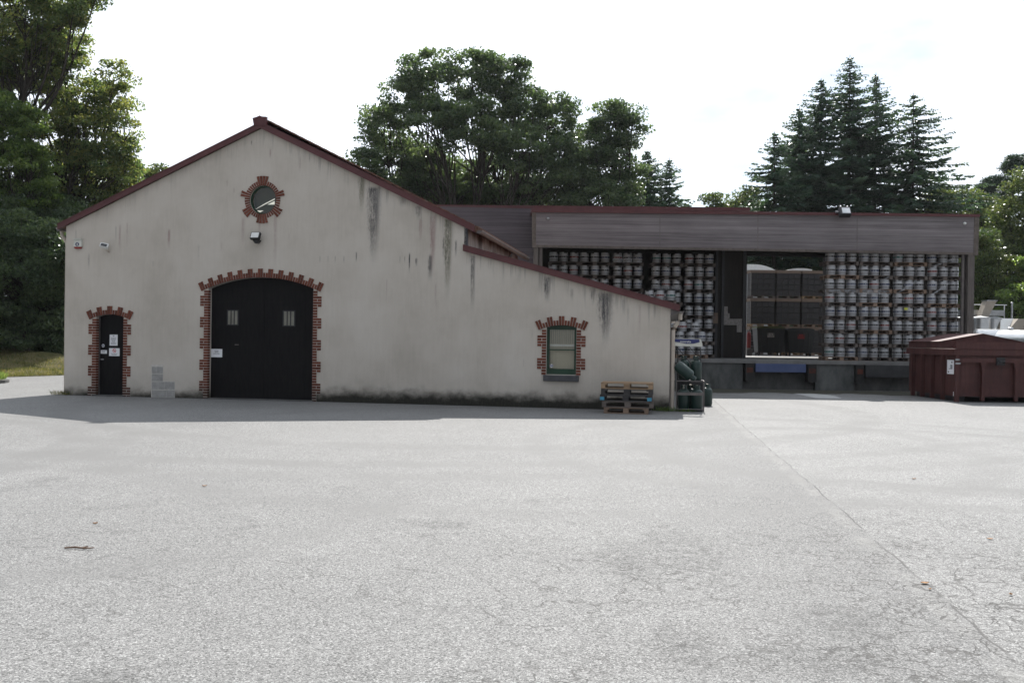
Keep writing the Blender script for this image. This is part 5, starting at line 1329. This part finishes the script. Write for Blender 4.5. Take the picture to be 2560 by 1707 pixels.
m = MB(); m.hexa([(.02, -.02, c_.z), (.80, -.02, c_.z), (.80, .02, c_.z - .02), (.02, .02, c_.z - .02)], [(.30, .5, a.z + .02), (1.0, .5, a.z + .02), (1.0, .54, a.z), (.30, .54, a.z)]); m.build('sloping_panel', M['white'], mc)
m = MB(); m.b2((.2, .2, 0), (w - .1, 1.3, .4)); m.build('base', M['dark_steel'], mc)
m = MB(); m.b2((1.25, -.012, a.z - .55), (1.45, .002, a.z - .35)); m.build('window', M['black_metal'], mc)
h0, h1 = P(2468, 751, 48.8), P(2452, 793, 48.8)
hp = thing('hopper', 'beige tilted hopper rising above the steel vats', 'hopper', (h1.x, 48.8, 0))
m = MB(); m.hexa([(0, 0, h1.z), (.40, 0, h1.z), (.40, .5, h1.z), (0, .5, h1.z)], [(.32, 0, h0.z - .02), (.84, 0, h0.z - .02), (.84, .5, h0.z - .02), (.32, .5, h0.z - .02)]); m.build('chute', M['machine_beige'], hp)
m = MB(); m.b2((.28, -.03, h0.z - .019), (.88, .53, h0.z + .02)); m.build('rim', M['galv'], hp)
m = MB(); m.b2((.05, .05, 0), (.35, .45, h1.z - .001)); m.build('stand', M['dark_steel'], hp)
r0_, r1_ = P(2432, 761.5, 50), P(2517, 760.5, 50)
hr = thing('handrail', 'white tubular handrail above the steel vats', 'handrail', (r0_.x, 50, 0)); w = r1_.x - r0_.x
m = MB(); m.tube([(-.8, 0, r0_.z), (w, 0, r0_.z)], .024, 8); m.build('rail', M['white'], hr)
for k in (.0, .42, .93):
    m = MB(); m.tube([(w * k, 0, 0), (w * k, 0, r0_.z)], .028, 8); m.build('post', M['white'], hr)
m = MB(); m.b2((-.8, -.5, P(2470, 776, 50).z - .3), (w * .8, .5, P(2470, 776, 50).z)); m.build('platform', M['galv'], hr)
q = P(2530, 758, 49); t_ = MB(); t_.tube([(0, 0, 0), (0, 0, q.z)], .05, 8); t_.lathe([(.06, q.z), (.06, q.z + .04), (.001, q.z + .06)], 8); o = t_.build('pole', M['galv'], None, loc=(q.x, 49, 0)); tag(o, 'thin steel pole rising beside the beige machine', 'pole')

# ================================================================== LITTER ON THE YARD
def leaf_at(label, px, py, s, rz, curl):
    s *= .62; curl *= .4; q = G(px, py); m = MB(); n = 6; vs = []
    for i in range(n + 1):
        k = i / n; w = s * .34 * math.sin(math.pi * min(.98, k + .02)) ** .8
        for j in (-1, 0, 1): vs.append((s * (k - .5), w * j, .004 + curl * (abs(j) * .5 + (k - .5) ** 2 * 1.6) * s + .002))
    m.add(vs, [(3 * i + j, 3 * i + 3 + j, 3 * i + 4 + j, 3 * i + 1 + j) for i in range(n) for j in (0, 1)])
    o = m.build('fallen_leaf', M['dry_leaf'], None, loc=(q.x, q.y, 0)); o.rotation_euler = (0, 0, rz)
    sd = o.modifiers.new('thickness', 'SOLIDIFY'); sd.thickness = .002
    tag(o, label, 'leaf', 'fallen leaves on the yard')
leaf_at('long brown leaf lying right on the asphalt seam', 2312, 1459, .10, .1, .3)
leaf_at('small brown leaf just below the long one on the asphalt seam', 2325, 1474, .05, .9, .5)
leaf_at('curled brown leaf near the right edge of the photo', 2527, 1488, .06, 1.2, .8)
leaf_at('pale leaf on the paler asphalt, right of the seam', 2475, 1348, .09, -.1, .2)
leaf_at('small yellow leaf far out on the paler asphalt', 2285, 1198, .10, .3, .4)
leaf_at('small dark leaf on the asphalt above the twig', 238, 1310, .07, .5, .8)
leaf_at('small brown leaf on the asphalt in front of the garage door', 511, 1216, .09, .2, .5)
q = G(196, 1373); m = MB(); m.tube([(-.11, 0, .012), (-.03, .01, .016), (.05, -.004, .012), (.12, .012, .014)], [.007, .008, .007, .004], 6); m.tube([(.02, 0, .014), (.06, .03, .02)], .005, 5)
tag(m.build('twig', M['twig'], None, loc=(q.x, q.y, 0)), 'dry brown twig lying on the asphalt at lower left', 'twig')
# ================================================================== TREES
def limb(mb, a, b, ra, rb_, bend, seg=6, n=5):
    a, b = Vector(a), Vector(b); L_ = (b - a).length; off = Vector(rng.normal(0, 1, 3)) * bend * L_
    pts, rs = [], []
    for i in range(n + 1):
        k = i / n; p = a.lerp(b, k) + off * math.sin(math.pi * k); pts.append(p); rs.append(ra + (rb_ - ra) * k)
    mb.tube(pts, rs, seg, 0, False)
    return pts
def broadleaf(name, label, px, Y, base_z, blobs, leafmat, leaf=.085, dens=1.0, trunk_r=.35, fork=.35, group='trees around the yard', cl=.75, per=130, cat='tree', stems=1, up=.7, trunk_px=None, drop=0.0):
    """blobs: (px, py, rx, ry, dy) in photo pixels at depth Y; each becomes a lobe of the crown in metres"""
    base = P(px, 850, Y); base.z = base_z
    root = thing(name, label, cat, tuple(base), 0, group)
    lobes = []
    for bxp, byp, rx, ry, dy in blobs:
        c = P(bxp, byp, Y + dy); s = (Y + dy) / F
        lobes.append((np.array(c) - np.array(base), np.array((rx * s, (rx + ry) * .5 * s * .95, ry * s))))
    wood = MB(); top = max(l[0][2] for l in lobes); low = min(l[0][2] - l[1][2] for l in lobes)
    cx = np.mean([l[0] for l in lobes], 0)
    fz = max(low * .6 + .2, 1.0) if fork is None else top * fork
    fks = []
    for s_ in range(stems):
        o = Vector(((s_ - (stems - 1) / 2) * trunk_r * 2.6, rng.normal(0, .3) if stems > 1 else 0, 0))
        fk = Vector((cx[0] * .25 + o.x * 2.2, cx[1] * .25 + o.y, fz * rng.uniform(.9, 1.1)))
        limb(wood, o + Vector((0, 0, -.3)), fk, trunk_r * 1.15 / math.sqrt(stems), trunk_r * .72 / math.sqrt(stems), .03, 10, 6); fks.append(fk)
    Cs, As, Bs, Ts = [], [], [], []
    for lc_, lr_ in lobes:
        fk = min(fks, key=lambda f: (Vector(lc_) - f).length)
        lcv = Vector(lc_) - Vector((0, 0, lr_[2] * .25))
        pts = limb(wood, fk, lcv, trunk_r * .36 / math.sqrt(stems), trunk_r * .11, .08, 7, 6)
        area = (lr_[0] * lr_[2] + lr_[0] * lr_[1] + lr_[1] * lr_[2]) * 4.19 / 3 * 3
        k = max(8, int(area * .62 * dens / cl ** 2))
        d = unit(k, .25); rad = rng.uniform(.25, 1.0, k) ** .45
        cc = lc_ + d * rad[:, None] * lr_ * 1.06
        for i in range(k):
            if rng.random() < .55:
                st_ = pts[int(rng.integers(2, len(pts)))]; limb(wood, st_, cc[i], trunk_r * .13, .012, .10, 4, 4)
            n = int(per * rng.uniform(.5, 1.4)); r_ = cl * rng.uniform(.55, 1.15)
            q = rng.normal(0, 1, (n, 3)); q *= (rng.uniform(0, 1, n) ** .4 / np.linalg.norm(q, axis=1))[:, None]
            q *= np.array((r_ * 1.15, r_ * 1.15, r_ * .55)); q[:, 2] -= drop * (q[:, 0] ** 2 + q[:, 1] ** 2) / r_
            c_ = cc[i] + q; sz = leaf * rng.uniform(.6, 1.3, n)
            a, b = leaf_axes(n, sz, .62, up)
            Cs.append(c_); As.append(a); Bs.append(b); Ts.append(np.clip(rng.normal(.5, .27, n) + rng.normal(0, .16), 0, 1))
    wood.build('trunk', M['bark'], root, smooth=True)
    quads_mesh('crown', np.concatenate(Cs), np.concatenate(As), np.concatenate(Bs), np.concatenate(Ts), M[leafmat], root)
    return sum(len(c) for c in Cs)
nl = 0
# the big many-stemmed oak behind the barn
nl += broadleaf('oak_tree', 'huge broad oak with several stems rising behind the barn roof', 1150, 61, 0, [
    (905, 600 - 30, 55, 40, 0), (935, 470, 62, 42, 0), (960, 330, 62, 62, 1), (915, 415, 40, 40, -1), (1020, 235, 60, 60, 0), (1060, 175, 55, 45, 1), (1080, 300, 70, 60, -2), (1180, 190, 85, 62, 0), (1260, 190, 60, 55, 1), (1180, 320, 90, 70, -2), (1300, 265, 72, 60, 0), (1370, 300, 62, 68, 1), (1300, 370, 80, 60, -2), (1400, 400, 45, 70, 0), (1080, 420, 80, 50, 2), (1000, 400, 60, 60, 3), (1140, 500, 60, 50, 2), (1260, 520, 70, 50, 2), (1060, 560, 70, 50, 3), (930, 555, 60, 45, 0), (1000, 500, 60, 50, 2), (1340, 450, 80, 60, 0), (1240, 440, 60, 50, 3)],
    'leaf_oak', .115, 1.15, .46, .36, cl=.9, per=170, stems=3)
nl += broadleaf('tree', 'dense dark round tree to the right of the huge oak', 1500, 63, 0, [
    (1520, 300, 55, 42, 0), (1570, 330, 42, 55, 0), (1480, 360, 60, 50, 0), (1540, 400, 72, 55, 0), (1450, 440, 70, 60, 0), (1560, 470, 55, 50, 0), (1400, 480, 90, 60, -1), (1480, 500, 90, 50, -1), (1320, 500, 60, 45, 1)],
    'leaf_oak', .10, 1.15, .4, .3, cl=.75, per=150)
nl += broadleaf('tree', 'low bright leafy tree growing under the huge oak', 1050, 66, 0, [(1000, 520, 60, 60, 0), (1070, 490, 60, 55, 0), (1140, 510, 70, 55, 0), (1220, 500, 60, 50, 0), (1290, 510, 60, 45, 0), (960, 560, 50, 60, 0), (1050, 440, 50, 50, 1), (1160, 450, 60, 50, 1)], 'leaf_bush', .12, 1.5, .3, .3, cl=.8, per=130)
# trees left of the barn, on the bank
nl += broadleaf('beech_tree', 'tall beech reaching out of the top left corner of the photo', 25, 44, 0.9, [
    (-60, 60, 110, 110, 1), (60, 30, 90, 80, 0), (150, 50, 60, 70, 0), (170, -10, 75, 45, 0), (240, -8, 34, 22, 0), (60, 160, 80, 60, 1), (-60, 240, 90, 100, 1), (20, -60, 120, 70, 1), (180, 40, 32, 34, -1), (130, 110, 70, 50, 2), (190, 130, 40, 40, 3), (100, 100, 60, 50, 1), (20, 120, 70, 70, 2)],
    'leaf_beech', .078, .75, .24, .62, cl=.55, per=120)
nl += broadleaf('beech_tree', 'broad beech with yellowing leaves left of the barn', 150, 46, 1.0, [
    (150, 130, 62, 55, 0), (170, 230, 70, 70, 0), (215, 330, 80, 75, 0), (285, 195, 42, 36, 0), (300, 260, 38, 50, 1), (310, 340, 34, 55, 0), (90, 260, 80, 80, 2), (130, 400, 110, 85, 0), (250, 430, 90, 75, 0), (310, 420, 30, 50, 0), (230, 520, 110, 70, 1), (330, 455, 40, 45, 2), (120, 540, 110, 80, 1), (300, 500, 50, 50, 1), (190, 430, 90, 80, 3), (240, 270, 60, 60, 2), (100, 180, 60, 60, 2), (320, 400, 26, 40, 0)],
    'leaf_beech', .078, .72, .26, .35, cl=.55, per=125)
nl += broadleaf('tree', 'bright green bushy tree at the left edge of the photo', -10, 43, 0.8, [
    (10, 300, 70, 60, 0), (70, 330, 50, 55, 0), (20, 410, 80, 70, 0), (80, 420, 55, 60, 0), (-70, 380, 90, 110, 0), (30, 520, 90, 70, 1), (100, 490, 45, 50, 0)],
    'leaf_bright', .072, .8, .15, .4, cl=.48, per=130)
nl += broadleaf('tree', 'dark shady tree overhanging the bank left of the barn', 60, 41.5, 1.0, [
    (20, 620, 110, 90, 0), (130, 640, 90, 90, 0), (20, 760, 120, 90, 1), (120, 770, 90, 90, 1), (-90, 660, 120, 140, 0), (190, 600, 70, 70, 2), (190, 720, 60, 100, 2), (60, 840, 120, 60, 2), (170, 830, 70, 70, 2), (-60, 830, 120, 70, 2), (250, 640, 50, 90, 3), (30, 560, 110, 80, 2), (150, 560, 80, 70, 3), (40, 700, 110, 100, 0), (130, 850, 80, 50, 1), (0, 860, 100, 50, 0)],
    'leaf_oak', .075, 1.3, .2, .3, cl=.62, per=170)
nl += broadleaf('tree', 'small pale tree peeping over the left roof slope of the barn', 380, 58, 0, [(360, 450, 34, 26, 0), (400, 440, 28, 24, 0), (330, 470, 34, 30, 0), (420, 470, 30, 30, 0)], 'leaf_bush', .085, 1.2, .25, .4, cl=.6, per=130)
# behind and to the right of the loading bay
nl += broadleaf('tree', 'low green tree left of the firs above the loading bay roof', 1815, 68, 0, [(1800, 505, 34, 24, 0), (1845, 510, 34, 28, 0), (1880, 500, 30, 28, 0), (1850, 560, 70, 60, 0)], 'leaf_bush', .10, 1.1, .25, .3, cl=.7, per=120)
nl += broadleaf('tree', 'green leafy tree right of the firs above the loading bay roof', 2370, 70, 0, [(2340, 500, 45, 36, 0), (2395, 505, 40, 30, 0), (2415, 540, 40, 40, 0), (2330, 560, 60, 50, 0), (2440, 580, 50, 60, 0)], 'leaf_bush', .10, 1.1, .25, .3, cl=.75, per=120)
nl += broadleaf('tree', 'light green birch-like tree at the right edge of the photo', 2555, 57, 0, [(2560, 470, 40, 50, 0), (2530, 540, 50, 55, 0), (2580, 560, 60, 70, 0), (2520, 620, 50, 50, 0), (2570, 660, 60, 60, 0)], 'leaf_bush', .085, 1.15, .25, .35, cl=.65, per=130, drop=.3)
nl += broadleaf('tree', 'small leafy tree in front of the tall pine', 2455, 66, 0, [(2450, 505, 32, 22, 0), (2490, 540, 45, 35, 0), (2460, 560, 50, 45, 0)], 'leaf_bush', .09, 1.1, .2, .35, cl=.65, per=120)
nl += broadleaf('bush', 'large green bush behind the end post of the loading bay', 2470, 54, 0, [(2460, 620, 50, 45, 0), (2500, 680, 55, 50, 0), (2440, 700, 60, 60, 0), (2480, 760, 70, 50, 0), (2410, 740, 40, 60, 0), (2560, 730, 50, 50, 0)], 'leaf_bush', .075, 1.2, .16, .3, cl=.6, per=130, cat='bush', group='bushes right of the bay')
nl += broadleaf('bush', 'yellowish bush behind the tanks at the right edge', 2555, 52, 0, [(2550, 740, 40, 40, -1), (2590, 700, 50, 60, 0), (2545, 790, 45, 40, 0)], 'leaf_bright', .075, 1.2, .14, .3, cl=.5, per=120, cat='bush', group='bushes right of the bay')
nl += broadleaf('hedge', 'dark hedge closing the view behind the tanks and kegs', 2420, 60, 0, [(2330, 780, 80, 70, 0), (2420, 790, 80, 70, 0), (2520, 800, 90, 70, 0), (2420, 690, 70, 60, 2), (2520, 650, 70, 70, 2)], 'leaf_oak', .09, 1.2, .2, .3, cl=.7, per=130, cat='hedge', group='bushes right of the bay')
nl += broadleaf('hedge', 'dark hedge seen through the opening behind the crates', 1960, 66, 0, [(1900, 640, 80, 60, 0), (2000, 640, 80, 60, 0), (1950, 720, 120, 80, 0)], 'leaf_oak', .10, 1.2, .2, .3, cl=.8, per=120, cat='hedge', group='bushes right of the bay')

def fir(label, px, pyt, Y, hw, bottom_z=1.0, sparse=1.0, group='fir trees behind the loading bay', name='fir_tree', mat='needle', skew=0.0):
    tip = P(px, pyt, Y); h = tip.z; root = thing(name, label, 'fir tree', (tip.x, Y, 0), 0, group)
    R_ = hw * 1.38 * Y / F
    wood = MB(); wood.tube([(0, 0, -.2), (.05, 0, h * .5), (0, 0, h)], [.05 + h * .011, h * .007, .015], 8, 0, False)
    C, A, B, T = [], [], [], []
    z = h - .25; step0 = .20
    while z > bottom_z:
        k = (h - z) / h
        for j in range(int(rng.integers(4, 7))):
            an = rng.uniform(0, 2 * math.pi)
            ln = (R_ * min(1.0, (k / .55) ** .72 * min(1.0, k / .06) ** .5) * rng.uniform(.62, 1.12)) * (1 + skew * math.cos(an)) + .05
            dr = -.12 - .35 * k; d = np.array((math.cos(an), math.sin(an)))
            n = max(3, int(ln / .15)); ss = np.linspace(.06, 1, n); tint_ = np.clip(rng.normal(.45, .17), 0, 1)
            rise = .10 if k < .25 else 0.0
            pts = np.stack([d[0] * ss * ln, d[1] * ss * ln, z + ss * ln * (dr + rise) + .13 * ln * ss ** 2.2], 1)
            wood.tube([pts[0] * np.array((0, 0, 1)), pts[n // 2], pts[-1]], [.02 + ln * .008, .012, .005], 4, 0, False)
            per = 9 if sparse >= 1 else 8
            for q in range(per):
                keep = rng.random(n) < .92 * min(1, sparse) * min(1.0, .45 + k * 1.6)
                p = pts[keep]; m_ = len(p)
                if not m_: continue
                sgn = rng.choice((-1, 1), m_); tl = rng.uniform(.28, .62, m_) * (1.15 - .4 * ss[keep]) * min(1.0, .30 + k * 2.4)
                fwd = rng.uniform(.3, .9, m_); side = np.stack([-d[1] * sgn, d[0] * sgn], 1)
                ax = np.stack([d[0] * fwd + side[:, 0], d[1] * fwd + side[:, 1], rng.uniform(-.75, .15, m_)], 1); ax /= np.linalg.norm(ax, axis=1)[:, None]
                ctr = p + ax * (tl / 2)[:, None] + rng.normal(0, .02, (m_, 3))
                bb = np.cross(ax, unit(m_)); bb /= np.linalg.norm(bb, axis=1)[:, None]
                C.append(ctr); A.append(ax * (tl / 2)[:, None]); B.append(bb * rng.uniform(.035, .075, m_)[:, None]); T.append(np.clip(np.full(m_, tint_) + rng.normal(0, .12, m_), 0, 1))
        z -= step0 * .8 + .24 * min(1, k * 2.2) * rng.uniform(.6, 1.4)
    wood.build('trunk', M['bark'], root, smooth=True)
    quads_mesh('crown', np.concatenate(C), np.concatenate(A), np.concatenate(B), np.concatenate(T), M[mat], root)
    return sum(len(c) for c in C)
nl += fir('tallest fir of the group behind the loading bay', 2125, 138, 66, 135, 1, .9)
nl += fir('fir just right of the tallest one', 2190, 182, 67, 130, 1, .8)
nl += fir('wide ragged fir at the right end of the fir group', 2284, 232, 64, 165, 1, .75, skew=.15)
nl += fir('dense dark fir just left of the tallest one', 2053, 196, 67, 125, 1, 1.0)
nl += fir('dense rounded fir in the left half of the fir group', 1999, 266, 65, 115, 1, 1.0)
nl += fir('smallest fir at the left end of the fir group', 1937, 328, 63, 110, 1, .9)
nl += fir('slim spruce just right of the dark round tree', 1618, 372, 68, 98, 1, 1.0, 'spruces between the trees')
nl += fir('smaller spruce standing alone beside the slim one', 1674, 394, 69, 100, 1, .9, 'spruces between the trees')
# scots pine
def pine():
    Y = 74; b = P(2512, 850, Y); root = thing('pine_tree', 'tall dark pine with flat layered crown at the right edge', 'pine tree', (b.x, Y, 0), 0)
    wood = MB(); pts = [P(2510, 850, Y), P(2506, 640, Y), P(2512, 540, Y), P(2535, 470, Y), P(2545, 425, Y)]; pts = [p - b * 1.0 + Vector((0, 0, b.z)) for p in pts]; pts = [Vector((p.x, p.y, p.z)) for p in pts]; pts[0].z = -.2
    wood.tube(pts, [.34, .26, .22, .16, .05], 9, 0, False)
    C, A, B, T = [], [], [], []
    for px, py, rx, ry in ((2535, 408, 42, 14), (2515, 425, 30, 12), (2560, 420, 30, 16), (2500, 455, 40, 16), (2475, 470, 30, 13), (2465, 490, 26, 12), (2500, 495, 42, 18), (2530, 470, 25, 14), (2490, 515, 30, 13), (2515, 525, 28, 12), (2560, 460, 28, 14)):
        c = P(px, py, Y); s = Y / F; lc = np.array((c.x - b.x, rng.normal(0, .8), c.z)); lr = np.array((rx * s, rx * s * .9, ry * s))
        st_ = min(pts[1:], key=lambda p: abs(p.z - (lc[2] - .8))); limb(wood, st_, lc, .09, .02, .08, 5, 5)
        k = int(26 * rx * ry / 400) + 8; cc = lc + unit(k) * (rng.uniform(.2, 1, k) ** .5)[:, None] * lr
        for q in cc:
            n = 120; r_ = .38; v = unit(n); ctr = q + v * rng.uniform(.1, 1, n)[:, None] * np.array((r_ * 1.2, r_ * 1.2, r_ * .7)); tl = rng.uniform(.08, .15, n)
            bb = np.cross(v, unit(n)); bb /= np.linalg.norm(bb, axis=1)[:, None]
            C.append(ctr); A.append(v * tl[:, None]); B.append(bb * .022); T.append(np.clip(rng.normal(.5, .2, n), 0, 1))
    wood.build('trunk', M['bark'], root, smooth=True)
    quads_mesh('crown', np.concatenate(C), np.concatenate(A), np.concatenate(B), np.concatenate(T), M['needle_blue'], root)
    return sum(len(c) for c in C)
nl += pine()
print('leaves', nl, 'objects', len(SC.objects))
# ================================================================== AIR
hb = MB(); hb.b2((-70, -6, -1.0), (70, 95, 32)); ho = hb.build('haze', bpy.data.materials.new('haze_air'))
hm = ho.data.materials[0]; hm.use_nodes = True; hn = hm.node_tree.nodes; hn.clear()
ov = hn.new('ShaderNodeOutputMaterial'); pv = hn.new('ShaderNodeVolumePrincipled')
pv.inputs['Color'].default_value = (0.93, 0.96, 1.0, 1); pv.inputs['Density'].default_value = 0.00010; pv.inputs['Anisotropy'].default_value = 0.35
hm.node_tree.links.new(pv.outputs[0], ov.inputs['Volume'])
tag(ho, None, None, kind='stuff')
SC.cycles.volume_bounces = 0
